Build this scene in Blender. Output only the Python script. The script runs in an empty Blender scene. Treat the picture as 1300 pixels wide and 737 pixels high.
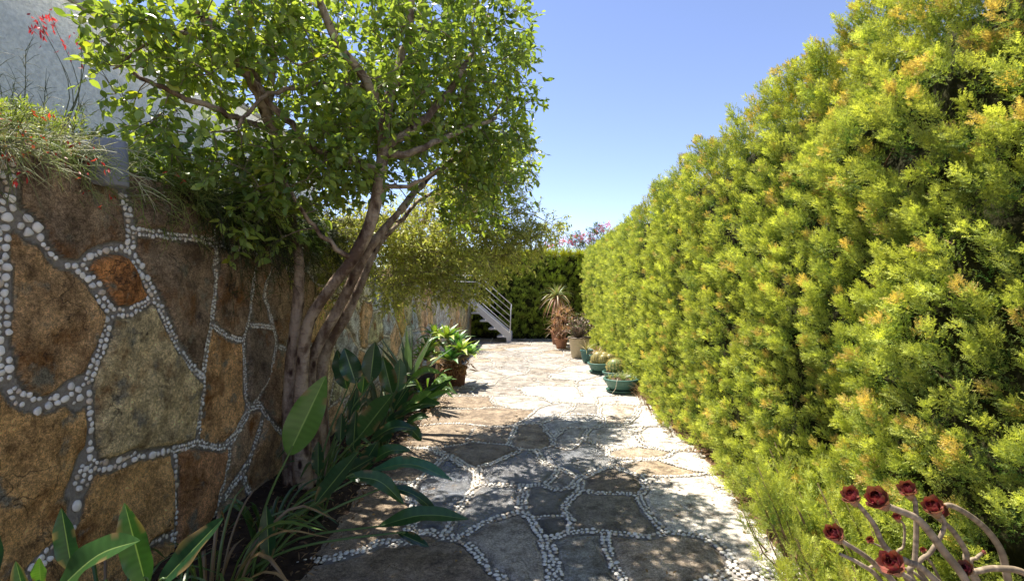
import bpy, math, random
import numpy as np
from math import radians as R, sin, cos, pi
rng = np.random.default_rng(7); random.seed(7)

# ---------------------------------------------------------------- camera, sky, sun, exposure
sc = bpy.context.scene
col = sc.collection
cam = bpy.data.cameras.new('camera'); camo = bpy.data.objects.new('camera', cam); col.objects.link(camo)
cam.lens = 18.0; cam.sensor_width = 36; cam.shift_x = -0.0246; cam.clip_start = 0.05; cam.clip_end = 3000
camo.location = (0, 0, 1.5); camo.rotation_euler = (R(90), 0, 0)
sc.camera = camo
SUN = np.array([-0.33, 0.34, 1.0]); SUN /= np.linalg.norm(SUN)          # direction towards the sun
elev = math.asin(SUN[2]); azim = math.atan2(SUN[0], SUN[1])
w = bpy.data.worlds.new('World'); sc.world = w; w.use_nodes = True
nt = w.node_tree; bg = nt.nodes['Background']
sky = nt.nodes.new('ShaderNodeTexSky'); sky.sky_type = 'NISHITA'; sky.sun_disc = False
sky.sun_elevation = elev; sky.sun_rotation = azim
sky.air_density = 0.75; sky.dust_density = 0.0; sky.ozone_density = 3.6; sky.altitude = 300
tint = nt.nodes.new('ShaderNodeMix'); tint.data_type = 'RGBA'; tint.blend_type = 'MULTIPLY'
tint.inputs[0].default_value = 1.0; tint.inputs[7].default_value = (1.12, 0.92, 0.90, 1)
nt.links.new(sky.outputs[0], tint.inputs[6]); nt.links.new(tint.outputs[2], bg.inputs[0])
bg.inputs[1].default_value = 0.090
sl = bpy.data.lights.new('sun', 'SUN'); sl.energy = 3.35; sl.angle = R(0.53); sl.color = (1.0, 0.93, 0.82)
so = bpy.data.objects.new('sun', sl); col.objects.link(so); so.location = (-6, 7, 20)
from mathutils import Vector
so.rotation_euler = Vector(SUN).to_track_quat('Z', 'Y').to_euler()
sc.view_settings.view_transform = 'Standard'; sc.view_settings.look = 'None'
sc.view_settings.exposure = 1.7; sc.view_settings.gamma = 1.0
sc.render.engine = 'CYCLES'
sc.cycles.max_bounces = 7; sc.cycles.diffuse_bounces = 4; sc.cycles.transmission_bounces = 5
sc.cycles.use_denoising = True

# ---------------------------------------------------------------- helpers
F = 650.0
def P(px, py, Y):
    return np.array([(px - 682) / F * Y, Y, 1.5 - (py - 369) / F * Y])
def G(px, py, z=0.0):
    Y = F * (1.5 - z) / (py - 369)
    return np.array([(px - 682) / F * Y, Y, z])
def nrm(v):
    v = np.asarray(v, float); return v / (np.linalg.norm(v, axis=-1, keepdims=True) + 1e-12)
TAB = np.random.default_rng(99).random(8192)
def _h(ix, iy, iz, s):
    return TAB[((ix * 73856093) ^ (iy * 19349663) ^ (iz * 83492791) ^ (s * 2654435)) & 8191]
def vn(x, y, z=0.0, s=0):
    x, y, z = np.broadcast_arrays(np.asarray(x, float), np.asarray(y, float), np.asarray(z, float))
    ix, iy, iz = [np.floor(a).astype(np.int64) for a in (x, y, z)]
    fx, fy, fz = x - ix, y - iy, z - iz
    fx, fy, fz = [a * a * (3 - 2 * a) for a in (fx, fy, fz)]
    r = 0
    for dx in (0, 1):
        for dy in (0, 1):
            for dz in (0, 1):
                r = r + _h(ix + dx, iy + dy, iz + dz, s) * (fx if dx else 1 - fx) * (fy if dy else 1 - fy) * (fz if dz else 1 - fz)
    return r * 2 - 1
def fbm(x, y, z=0.0, s=0, o=4):
    r, a = 0, 0.5
    for k in range(o):
        r = r + a * vn(np.asarray(x) * 2**k, np.asarray(y) * 2**k, np.asarray(z) * 2**k, s + k); a *= .5
    return r

class MB:                                           # collects triangles with a colour per vertex
    def __init__(s): s.V = []; s.T = []; s.C = []; s.n = 0
    def add(s, V, T, c=(1, 1, 1)):
        V = np.asarray(V, float).reshape(-1, 3); T = np.asarray(T, int).reshape(-1, 3)
        c = np.asarray(c, float)
        if c.ndim == 1: c = np.broadcast_to(c, (len(V), 3))
        s.V.append(V); s.T.append(T + s.n); s.C.append(c); s.n += len(V)
    def build(s, name, mat, parent=None, smooth=True, base=None, extra=None):
        V = np.concatenate(s.V); T = np.concatenate(s.T); C = np.concatenate(s.C)
        if base is not None: V = V - np.asarray(base)
        me = bpy.data.meshes.new(name)
        me.vertices.add(len(V)); me.vertices.foreach_set('co', V.astype(np.float32).ravel())
        me.loops.add(len(T) * 3); me.loops.foreach_set('vertex_index', T.astype(np.int32).ravel())
        me.polygons.add(len(T)); me.polygons.foreach_set('loop_start', (np.arange(len(T)) * 3).astype(np.int32))
        me.polygons.foreach_set('use_smooth', np.full(len(T), smooth))
        a = me.attributes.new('Col', 'FLOAT_COLOR', 'POINT')
        cc = np.ones((len(V), 4), np.float32); cc[:, :3] = C; a.data.foreach_set('color', cc.ravel())
        if extra:
            for k, v in extra.items():
                b = me.attributes.new(k, 'FLOAT', 'POINT'); b.data.foreach_set('value', np.asarray(v, np.float32))
        me.update(calc_edges=True); me.validate()
        me.materials.append(mat)
        o = bpy.data.objects.new(name, me); col.objects.link(o)
        if parent: o.parent = parent
        elif base is not None: o.location = tuple(base)
        return o
def tag(o, label=None, cat=None, group=None, kind=None):
    if label: o['label'] = label
    if cat: o['category'] = cat
    if group: o['group'] = group
    if kind: o['kind'] = kind
    return o
def thing(name, loc, label, cat, group=None):
    o = bpy.data.objects.new(name, None); col.objects.link(o); o.location = tuple(loc); o.empty_display_size = .1
    return tag(o, label, cat, group)
# parts are built in world coordinates then shifted to the thing's base
def part(mb, name, mat, t, smooth=True, kind=None, label=None):
    o = mb.build(name, mat, t, smooth, base=np.array(t.location))
    return tag(o, label, None, None, kind)

def smooth_path(pts, n=4):
    pts = np.asarray(pts, float)
    if len(pts) < 3: return np.array([pts[0] + (pts[-1] - pts[0]) * t for t in np.linspace(0, 1, n * 2 + 1)])
    q = np.vstack([2 * pts[0] - pts[1], pts, 2 * pts[-1] - pts[-2]]); out = []
    for i in range(1, len(q) - 2):
        for t in np.arange(n) / n:
            a, b, c, d = q[i-1], q[i], q[i+1], q[i+2]
            out.append(.5 * (2*b + (c-a)*t + (2*a-5*b+4*c-d)*t*t + (3*b-a-3*c+d)*t**3))
    out.append(pts[-1]); return np.array(out)
def tube(mb, pts, rad, k=8, c=(1, 1, 1), cap=True, rough=0.0):
    pts = np.asarray(pts, float); n = len(pts)
    rad = np.interp(np.linspace(0, 1, n), np.linspace(0, 1, len(np.atleast_1d(rad))), np.atleast_1d(rad)) if np.size(rad) > 1 else np.full(n, float(rad))
    tg = nrm(np.gradient(pts, axis=0)); u = np.cross(tg[0], (0.3, 1, .2)); u = nrm(u if np.linalg.norm(u) > 1e-3 else np.cross(tg[0], (1, 0, 0)))
    th = np.linspace(0, 2*pi, k, endpoint=False); V = []
    for i in range(n):
        u = nrm(u - tg[i] * np.dot(u, tg[i])); v = np.cross(tg[i], u)
        r = rad[i] * np.ones(k)
        if rough: r = r * (1 + rough * vn(pts[i][0]*9 + cos(1)*th, pts[i][2]*7, th*1.3, 5))
        V.append(pts[i] + (np.cos(th) * r)[:, None] * u + (np.sin(th) * r)[:, None] * v)
    V = np.concatenate(V); T = []
    for i in range(n - 1):
        for j in range(k):
            a, b = i*k + j, i*k + (j+1) % k
            T += [(a, b, b+k), (a, b+k, a+k)]
    if cap:
        V = np.vstack([V, pts[0], pts[-1]]); m = n*k
        for j in range(k):
            T.append((m, (j+1) % k, j)); T.append((m+1, (n-1)*k + j, (n-1)*k + (j+1) % k))
    mb.add(V, T, c)
def box(mb, lo, hi, c=(1, 1, 1), bev=0.004):
    lo, hi = np.asarray(lo, float), np.asarray(hi, float); b = min(bev, .45 * (hi - lo).min())
    V = []; idx = {}
    for sx in (0, 1):
        for sy in (0, 1):
            for sz in (0, 1):
                cn = np.where((sx, sy, sz), hi, lo); d = np.where((sx, sy, sz), -1, 1)
                for ax in range(3):
                    v = cn.astype(float) + d * b; v[ax] = cn[ax]; idx[(sx, sy, sz, ax)] = len(V); V.append(v)
    T = []
    def quad(a, b_, c_, d_): T.extend([(a, b_, c_), (a, c_, d_)])
    cen = (lo + hi) / 2
    for ax in range(3):
        o1, o2 = [a for a in range(3) if a != ax]
        for s in (0, 1):
            def key(p, q):
                t = [0, 0, 0]; t[ax] = s; t[o1] = p; t[o2] = q; return idx[(*t, ax)]
            quad(key(0, 0), key(1, 0), key(1, 1), key(0, 1))
        for p in (0, 1):
            for q in (0, 1):
                def k2(s, a_):
                    t = [0, 0, 0]; t[ax] = s; t[o1] = p; t[o2] = q; return idx[(*t, a_)]
                quad(k2(0, o1), k2(1, o1), k2(1, o2), k2(0, o2))
    for sx in (0, 1):
        for sy in (0, 1):
            for sz in (0, 1): T.append([idx[(sx, sy, sz, a)] for a in range(3)])
    V = np.array(V); T2 = []
    for a, b_, c_ in T:
        nn = np.cross(V[b_] - V[a], V[c_] - V[a])
        T2.append((a, b_, c_) if np.dot(nn, (V[a] + V[b_] + V[c_]) / 3 - cen) > 0 else (a, c_, b_))
    mb.add(V, T2, c)
def lathe(mb, prof, cen, k=32, c=(1, 1, 1), sx=1.0, sy=1.0):
    prof = np.asarray(prof, float); n = len(prof); th = np.linspace(0, 2*pi, k, endpoint=False)
    V = np.array([[cen[0] + r*cos(t)*sx, cen[1] + r*sin(t)*sy, cen[2] + z] for r, z in prof for t in th]); T = []
    for i in range(n - 1):
        for j in range(k):
            a, b = i*k + j, i*k + (j+1) % k
            T += [(a, b, b+k), (a, b+k, a+k)]
    mb.add(V, T, c)
def blade(mb, path, width, nh, c=(1, 1, 1), fold=0.25, wave=0.0, mid=None, prof='ell', n=12):
    """a leaf blade swept along a path: five vertices across, folded along its midrib"""
    p = smooth_path(path, 5); s = np.r_[0, np.cumsum(np.linalg.norm(np.diff(p, axis=0), axis=1))]; s /= s[-1]
    tt = np.linspace(0, 1, n); p = np.array([np.interp(tt, s, p[:, i]) for i in range(3)]).T
    tg = nrm(np.gradient(p, axis=0)); nh = np.asarray(nh, float)
    if prof == 'ell': wd = np.sin(pi * np.clip(tt, 0, 1) ** .85) ** .75
    elif prof == 'strap': wd = np.minimum(1, (1 - tt) * 3.5) ** .7 * (.55 + .45 * np.minimum(1, tt * 4))
    elif prof == 'petal': wd = (.45 + .55*tt)*np.sqrt(np.clip(1 - tt**4, 0, 1))
    elif prof == 'agave': wd = (.45 + .55 * np.sin(pi * np.minimum(1, tt * 1.1) ** .8)) * np.minimum(1, (1 - tt) * 2.2) ** .8
    else: wd = (1 - tt) ** .8
    wd = np.maximum(wd, .02) * width / 2
    V = []; C = []; c = np.asarray(c, float); mid = c if mid is None else np.asarray(mid, float)
    ph = random.random() * 9; brn = vn(tt * 7, ph * 5, 0, 300)
    for i in range(n):
        nn = nrm(nh - tg[i] * np.dot(nh, tg[i])); sd = np.cross(tg[i], nn)
        wv = wave * wd[i] * sin(tt[i] * 14 + ph)
        for q in (-1, -.5, -.07, 0, .07, .5, 1):
            V.append(p[i] + sd * q * wd[i] * (1 if abs(q) < 1 else .98) + nn * (abs(q) * fold * wd[i] + (wv if q > .9 else -wv if q < -.9 else 0)))
            C.append(mid if q == 0 else c * (1 + .13 * sin(i * 2.9 + abs(q)*2)) if not (abs(q) == 1 and brn[i] > .38) else np.array([.20, .13, .06]))
    T = []
    for i in range(n - 1):
        for j in range(6):
            a = i*7 + j; T += [(a, a+1, a+8), (a, a+8, a+7)]
    mb.add(V, T, np.array(C))
def inst(mb, TV, TT, pos, D, N, L, W, C, Cv=None):
    """many copies of a small template (y along D, z along N), one colour each (Cv: factor per template vertex)"""
    D = nrm(D); N = nrm(N - D * (N * D).sum(1, keepdims=True)); S = np.cross(D, N)
    k, n = len(pos), len(TV); L = np.broadcast_to(L, k); W = np.broadcast_to(W, k)
    V = pos[:, None] + TV[None, :, 0:1] * (S * W[:, None])[:, None] + TV[None, :, 1:2] * (D * L[:, None])[:, None] + TV[None, :, 2:3] * (N * L[:, None])[:, None]
    T = TT[None] + (np.arange(k) * n)[:, None, None]
    Cc = np.repeat(np.broadcast_to(C, (k, 3)), n, axis=0).copy()
    if Cv is not None: Cc *= np.tile(Cv, k)[:, None]
    mb.add(V.reshape(-1, 3), T.reshape(-1, 3), Cc)
LEAF_V = np.array([(0, 0, 0), (-.36, .22, .05), (0, .25, 0), (.36, .22, .05), (-.5, .5, .04), (0, .52, -.02), (.5, .5, .04), (-.3, .78, -.02), (0, .8, -.07), (.3, .78, -.02), (0, 1, -.14)])
LEAF_T = np.array([(0, 2, 1), (0, 3, 2), (1, 2, 5), (1, 5, 4), (2, 3, 6), (2, 6, 5), (4, 5, 8), (4, 8, 7), (5, 6, 9), (5, 9, 8), (7, 8, 10), (8, 9, 10)])
SLEAF_V = np.array([(0, 0, 0), (-.5, .45, .06), (0, .48, 0), (.5, .45, .06), (0, 1, -.1)])
SLEAF_T = np.array([(0, 2, 1), (0, 3, 2), (1, 2, 4), (2, 3, 4)])
def sprig_tpl(n, ln=.42, wd=.06):
    V = []; T = []
    for i in range(n):
        t = i / (n - 1) * .9
        for sgn in (-1, 1):
            a = i * 2.4 + sgn; l = ln * (1 - .55 * t); b = len(V)
            d = np.array([sgn * .75, .75, .5 * sin(a)]); d = d / np.linalg.norm(d)
            V += [(0, t - wd, 0), (0, t + wd, .02), tuple(np.array([0, t, 0]) + d * l)]
            T.append((b, b+1, b+2))
    b = len(V); V += [(-wd*.8, .8, 0), (wd*.8, .8, 0), (0, 1.12, 0)]; T.append((b, b+1, b+2))
    return np.array(V), np.array(T)
def rdir(k, bias=(0, 0, 0)):
    return nrm(nrm(rng.normal(size=(k, 3))) + np.asarray(bias))

# ---------------------------------------------------------------- materials
def mat(name, build):
    m = bpy.data.materials.new(name); m.use_nodes = True; n = m.node_tree.nodes; l = m.node_tree.links
    b = n['Principled BSDF']; build(m, n, l, b); return m
def N(n, t, **kw):
    x = n.new(t)
    for k, v in kw.items():
        if k in x.inputs: x.inputs[k].default_value = v
        else: setattr(x, k, v)
    return x
def mixc(n, l, fac, a, b, mode='MIX'):
    m = n.new('ShaderNodeMix'); m.data_type = 'RGBA'; m.blend_type = mode
    for sock, v in ((m.inputs[0], fac), (m.inputs[6], a), (m.inputs[7], b)):
        if hasattr(v, 'is_linked'): l.new(v, sock)
        else: sock.default_value = v if not isinstance(v, tuple) or len(v) == 4 else (*v, 1)
    return m.outputs[2]
def ramp(n, l, src, a, b):
    r = n.new('ShaderNodeMapRange'); r.inputs[1].default_value = a; r.inputs[2].default_value = b; l.new(src, r.inputs[0]); return r.outputs[0]
def attr(n, name, out=0):
    a = n.new('ShaderNodeAttribute'); a.attribute_name = name; return a.outputs[out]
def bump(n, l, b, h, st, dist):
    x = n.new('ShaderNodeBump'); x.inputs['Strength'].default_value = st; x.inputs['Distance'].default_value = dist
    l.new(h, x.inputs['Height']); l.new(x.outputs[0], b.inputs['Normal'])
def noise(n, l, scale, det=6, rough=.6, w=None, vec=None):
    x = n.new('ShaderNodeTexNoise'); x.inputs['Scale'].default_value = scale; x.inputs['Detail'].default_value = det; x.inputs['Roughness'].default_value = rough
    co = n.new('ShaderNodeTexCoord')
    if vec is None: vec = co.outputs['Object']
    if w is not None: x.noise_dimensions = '4D'; l.new(w, x.inputs['W'])
    l.new(vec, x.inputs['Vector']); return x.outputs[0]
def foliage_mat(name, rough=.5, trans=.35, tcol=(1.5, 1.5, .5), spec=.4):
    def f(m, n, l, b):
        c = attr(n, 'Col')
        l.new(c, b.inputs['Base Color']); b.inputs['Roughness'].default_value = rough
        b.inputs['Specular IOR Level'].default_value = spec
        t = n.new('ShaderNodeBsdfTranslucent'); l.new(mixc(n, l, 1.0, c, tcol, 'MULTIPLY'), t.inputs[0])
        mx = n.new('ShaderNodeMixShader'); mx.inputs[0].default_value = trans
        l.new(b.outputs[0], mx.inputs[1]); l.new(t.outputs[0], mx.inputs[2]); l.new(mx.outputs[0], n['Material Output'].inputs[0])
    return mat(name, f)
M = {}
M['ficus'] = foliage_mat('ficus_leaf', .32, .45, (1.6, 1.55, .6), .5)
M['soft'] = foliage_mat('soft_leaf', .5, .38, (1.4, 1.4, .7))
M['hedge'] = foliage_mat('hedge_leaf', .6, .32, (1.5, 1.45, .6), .25)
M['broad'] = foliage_mat('broad_leaf', .28, .22, (1.6, 2.0, .5), .5)
M['succ'] = foliage_mat('succulent_leaf', .4, .12, (1.2, 1.5, .5), .4)
def colmat(name, rough=.7, bscale=0, bst=.3, bdist=.003, var=.25, spec=.3, metal=0):
    def f(m, n, l, b):
        c = attr(n, 'Col')
        nz = noise(n, l, bscale or 20)
        l.new(mixc(n, l, 1.0, c, mixc(n, l, ramp(n, l, nz, .3, .7), (1-var,)*3, (1+var,)*3), 'MULTIPLY'), b.inputs['Base Color'])
        b.inputs['Roughness'].default_value = rough; b.inputs['Specular IOR Level'].default_value = spec; b.inputs['Metallic'].default_value = metal
        if bscale: bump(n, l, b, noise(n, l, bscale * 2), bst, bdist)
    return mat(name, f)
M['pebble'] = colmat('pebble', .55, 30, .2, .002, .08)
M['soil'] = colmat('soil', .95, 14, .9, .02, .5, .1)
M['stucco'] = colmat('stucco', .9, 26, 1.0, .02, .2, .1)
M['ceramic'] = colmat('glazed_pot', .45, 8, .1, .002, .15)
M['terracotta'] = colmat('terracotta', .85, 12, .3, .003, .2, .1)
M['metal'] = colmat('painted_metal', .45, 6, .05, .001, .08)
M['rock'] = colmat('concrete', .9, 18, .5, .006, .25, .1)
M['stem'] = colmat('stem', .7, 40, .4, .003, .25, .2)
def bark(m, n, l, b):
    co = n.new('ShaderNodeTexCoord'); mp = n.new('ShaderNodeMapping'); mp.inputs['Scale'].default_value = (1, 1, .45); l.new(co.outputs['Object'], mp.inputs[0])
    nz = noise(n, l, 9, 8, .65, vec=mp.outputs[0])
    c = mixc(n, l, ramp(n, l, nz, .42, .58), (.13, .082, .055), (.44, .34, .24))
    mp2 = n.new('ShaderNodeMapping'); mp2.inputs['Scale'].default_value = (6, 6, 17); l.new(co.outputs['Object'], mp2.inputs[0])
    band = noise(n, l, 2.2, 4, .6, vec=mp2.outputs[0])
    bf = n.new('ShaderNodeMath'); bf.operation = 'MULTIPLY'; l.new(ramp(n, l, band, .54, .70), bf.inputs[0]); bf.inputs[1].default_value = .55; c = mixc(n, l, bf.outputs[0], c, (.13, .075, .05))
    vo = n.new('ShaderNodeTexVoronoi'); vo.inputs['Scale'].default_value = 13; l.new(mp.outputs[0], vo.inputs['Vector'])
    c = mixc(n, l, ramp(n, l, vo.outputs['Distance'], .27, .14), c, (.05, .026, .018))
    l.new(c, b.inputs['Base Color']); b.inputs['Roughness'].default_value = .8; b.inputs['Specular IOR Level'].default_value = .2
    ad = n.new('ShaderNodeMath'); ad.operation = 'ADD'; l.new(nz, ad.inputs[0]); l.new(band, ad.inputs[1])
    bump(n, l, b, ad.outputs[0], 1.0, .02)
M['bark'] = mat('bark', bark)
def stone(kind):
    def f(m, n, l, b):
        tin = attr(n, 'Col'); sid = attr(n, 'sid', 2); jt = attr(n, 'joint', 2); wet = attr(n, 'wet', 2)
        big = noise(n, l, 2.6 if kind == 'wall' else 2.2, 6, .68, w=sid); mid = noise(n, l, 7, 10, .78, w=sid); fine = noise(n, l, 60, 5, .8)
        c = mixc(n, l, 1.0, tin, mixc(n, l, ramp(n, l, mid, .38, .62), (.42, .38, .34), (1.7, 1.68, 1.62)), 'MULTIPLY')
        rust = (.30, .125, .03) if kind == 'wall' else (.33, .25, .17)
        dry = n.new('ShaderNodeMath'); dry.operation = 'MULTIPLY'; l.new(ramp(n, l, big, .54, .66 if kind == 'wall' else 1.1), dry.inputs[0])
        inv = n.new('ShaderNodeMath'); inv.operation = 'SUBTRACT'; inv.inputs[0].default_value = 1.0; inv.use_clamp = True; l.new(wet, inv.inputs[1]); l.new(inv.outputs[0], dry.inputs[1])
        c = mixc(n, l, dry.outputs[0], c, rust)
        dark = noise(n, l, 4.2, 10, .8, w=sid)
        c = mixc(n, l, ramp(n, l, dark, .57, .64), c, (.05, .036, .026) if kind == 'wall' else (.15, .115, .085))
        if kind == 'wall':                                       # pale lichen blotches
            li = noise(n, l, 6.5, 6, .6); c = mixc(n, l, ramp(n, l, li, .57, .66), c, (.33, .29, .20))
        else:
            li = noise(n, l, 1.3, 8, .65); lm = n.new('ShaderNodeMath'); lm.operation = 'MULTIPLY'; l.new(ramp(n, l, li, .53, .66), lm.inputs[0]); lm.inputs[1].default_value = .35
            c = mixc(n, l, lm.outputs[0], c, (.55, .50, .43))
        c = mixc(n, l, .75, c, mixc(n, l, ramp(n, l, fine, .40, .60), (.45, .43, .40), (1.25, 1.25, 1.25)), 'MULTIPLY')
        co = n.new('ShaderNodeTexCoord'); wv = n.new('ShaderNodeTexNoise'); wv.inputs['Scale'].default_value = 5; wv.inputs['Detail'].default_value = 6; l.new(co.outputs['Object'], wv.inputs['Vector'])
        va = n.new('ShaderNodeVectorMath'); va.operation = 'MULTIPLY_ADD'; l.new(wv.outputs['Color'], va.inputs[0]); va.inputs[1].default_value = (.45, .45, .45); l.new(co.outputs['Object'], va.inputs[2])
        vo = n.new('ShaderNodeTexVoronoi'); vo.feature = 'DISTANCE_TO_EDGE'; vo.inputs['Scale'].default_value = 4.5 if kind == 'wall' else 3.0; l.new(va.outputs[0], vo.inputs['Vector'])
        gate = noise(n, l, 3.3, 3, .5, w=sid); ck = n.new('ShaderNodeMath'); ck.operation = 'MULTIPLY'; l.new(ramp(n, l, vo.outputs['Distance'], .022, .006), ck.inputs[0]); gm = n.new('ShaderNodeMath'); gm.operation = 'MULTIPLY'; l.new(ramp(n, l, gate, .50, .62), gm.inputs[0]); gm.inputs[1].default_value = .6; l.new(gm.outputs[0], ck.inputs[1])
        c = mixc(n, l, ck.outputs[0], c, (.035, .026, .02))
        gr = noise(n, l, 170, 3, .7); c = mixc(n, l, .8, c, mixc(n, l, ramp(n, l, gr, .38, .62), (.60, .58, .55), (1.5, 1.5, 1.5)), 'MULTIPLY')
        mort = mixc(n, l, ramp(n, l, fine, .3, .7), (.30, .26, .21), (.50, .45, .37)) if kind == 'wall' else mixc(n, l, ramp(n, l, fine, .3, .7), (.22, .20, .18), (.46, .43, .39))
        c = mixc(n, l, jt, c, mort)
        l.new(c, b.inputs['Base Color'])
        wn = noise(n, l, 3.0, 4, .6)
        ro = n.new('ShaderNodeMapRange'); l.new(wet, ro.inputs[0]); ro.inputs[3].default_value = .85; ro.inputs[4].default_value = .10
        l.new(ro.outputs[0], b.inputs['Roughness']); b.inputs['Specular IOR Level'].default_value = .25
        if kind == 'path': l.new(ramp(n, l, wet, -.5, .9), b.inputs['Specular IOR Level'])
        ad = n.new('ShaderNodeMath'); ad.operation = 'MULTIPLY_ADD'; l.new(fine, ad.inputs[0]); ad.inputs[1].default_value = .35; l.new(dark, ad.inputs[2]); a2 = n.new('ShaderNodeMath'); a2.operation = 'MULTIPLY_ADD'; l.new(ck.outputs[0], a2.inputs[0]); a2.inputs[1].default_value = -.35; l.new(ad.outputs[0], a2.inputs[2]); ad = a2
        bump(n, l, b, ad.outputs[0], 1.0, .045 if kind == 'wall' else .022)
    return mat(kind + '_stone', f)
M['wall'] = stone('wall'); M['path'] = stone('path')

# ---------------------------------------------------------------- stone fields: slabs bounded by pebbled joints
def vor_edges(sites, lo, hi):
    out = []
    for i, s in enumerate(sites):
        poly = [(np.array(p, float), -1) for p in ((lo[0], lo[1]), (hi[0], lo[1]), (hi[0], hi[1]), (lo[0], hi[1]))]
        d = np.linalg.norm(sites - s, axis=1); 
        for j in np.argsort(d)[1:25]:
            m = (s + sites[j]) / 2; nn = sites[j] - s; new = []; L = len(poly)
            for k in range(L):
                (a, ea), (b, eb) = poly[k], poly[(k+1) % L]
                da, db = np.dot(a - m, nn), np.dot(b - m, nn)
                if da <= 0: new.append((a, ea if db <= 0 else ea))
                if da <= 0 < db: new.append((a + (b - a) * da / (da - db), j))
                elif db <= 0 < da: new.append((a + (b - a) * da / (da - db), ea))
            poly = new
            if not poly: break
        L = len(poly)
        for k in range(L):
            a, e = poly[k]; b = poly[(k+1) % L][0]
            if e > i and np.linalg.norm(a - b) > .05: out.append((a, b))
    return out
def wob(line, amp, seed, step=.05):
    line = smooth_path(line, 3) if len(line) > 2 else np.asarray(line, float)
    out = [line[0]]
    for a, b in zip(line[:-1], line[1:]):
        k = max(1, int(np.linalg.norm(b - a) / step))
        for t in np.arange(1, k + 1) / k: out.append(a + (b - a) * t)
    out = np.array(out)
    out[:, 0] += amp * vn(out[:, 0] * 4, out[:, 1] * 4, 0, seed); out[:, 1] += amp * vn(out[:, 0] * 4, out[:, 1] * 4, 7, seed + 1)
    return out
def stone_field(us, vs, lines, widths):
    U, Vv = np.meshgrid(us, vs, indexing='ij'); sh = U.shape
    d = np.full(sh, 9.0); Uw = U + .012 * vn(U*9, Vv*9, 0, 3); Vw = Vv + .012 * vn(U*9, Vv*9, 5, 4)
    for ln, wd in zip(lines, widths):
        for a, b in zip(ln[:-1], ln[1:]):
            mr = wd/2 + .16
            i0, i1 = np.searchsorted(us, [min(a[0], b[0]) - mr, max(a[0], b[0]) + mr]); j0, j1 = np.searchsorted(vs, [min(a[1], b[1]) - mr, max(a[1], b[1]) + mr])
            if i0 >= i1 or j0 >= j1: continue
            x = Uw[i0:i1, j0:j1] - a[0]; y = Vw[i0:i1, j0:j1] - a[1]; e = b - a; L2 = e @ e + 1e-9
            t = np.clip((x*e[0] + y*e[1]) / L2, 0, 1)
            dd = np.hypot(x - t*e[0], y - t*e[1]) - wd/2
            d[i0:i1, j0:j1] = np.minimum(d[i0:i1, j0:j1], dd)
    lab = np.zeros(sh, int); ins = d > 0; cur = 0
    insl = ins.tolist(); labl = lab.tolist(); nu, nv = sh
    for i in range(nu):
        for j in range(nv):
            if insl[i][j] and not labl[i][j]:
                cur += 1; st = [(i, j)]; labl[i][j] = cur
                while st:
                    x, y = st.pop()
                    for a, b in ((x+1, y), (x-1, y), (x, y+1), (x, y-1)):
                        if 0 <= a < nu and 0 <= b < nv and insl[a][b] and not labl[a][b]:
                            labl[a][b] = cur; st.append((a, b))
    lab = np.array(labl)
    return U, Vv, d, lab, cur
def grid_tris(nu, nv, flip=False):
    i, j = np.meshgrid(np.arange(nu - 1), np.arange(nv - 1), indexing='ij'); a = (i*nv + j).ravel()
    T = np.concatenate([np.stack([a, a+nv, a+nv+1], 1), np.stack([a, a+nv+1, a+1], 1)])
    return T[:, ::-1] if flip else T
def ico(sub):
    t = (1 + 5**.5) / 2
    V = [(-1,t,0),(1,t,0),(-1,-t,0),(1,-t,0),(0,-1,t),(0,1,t),(0,-1,-t),(0,1,-t),(t,0,-1),(t,0,1),(-t,0,-1),(-t,0,1)]
    T = [(0,11,5),(0,5,1),(0,1,7),(0,7,10),(0,10,11),(1,5,9),(5,11,4),(11,10,2),(10,7,6),(7,1,8),(3,9,4),(3,4,2),(3,2,6),(3,6,8),(3,8,9),(4,9,5),(2,4,11),(6,2,10),(8,6,7),(9,8,1)]
    V = [tuple(nrm(v)) for v in V]
    for _ in range(sub):
        c = {}; T2 = []
        def md(a, b):
            k = (min(a, b), max(a, b))
            if k not in c: c[k] = len(V); V.append(tuple(nrm(np.array(V[a]) + V[b])))
            return c[k]
        for a, b, d in T:
            x, y, z = md(a, b), md(b, d), md(d, a); T2 += [(a, x, z), (b, y, x), (d, z, y), (x, y, z)]
        T = T2
    return np.array(V), np.array(T)
IC0, IC1, IC2 = ico(0), ico(1), ico(2)
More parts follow.
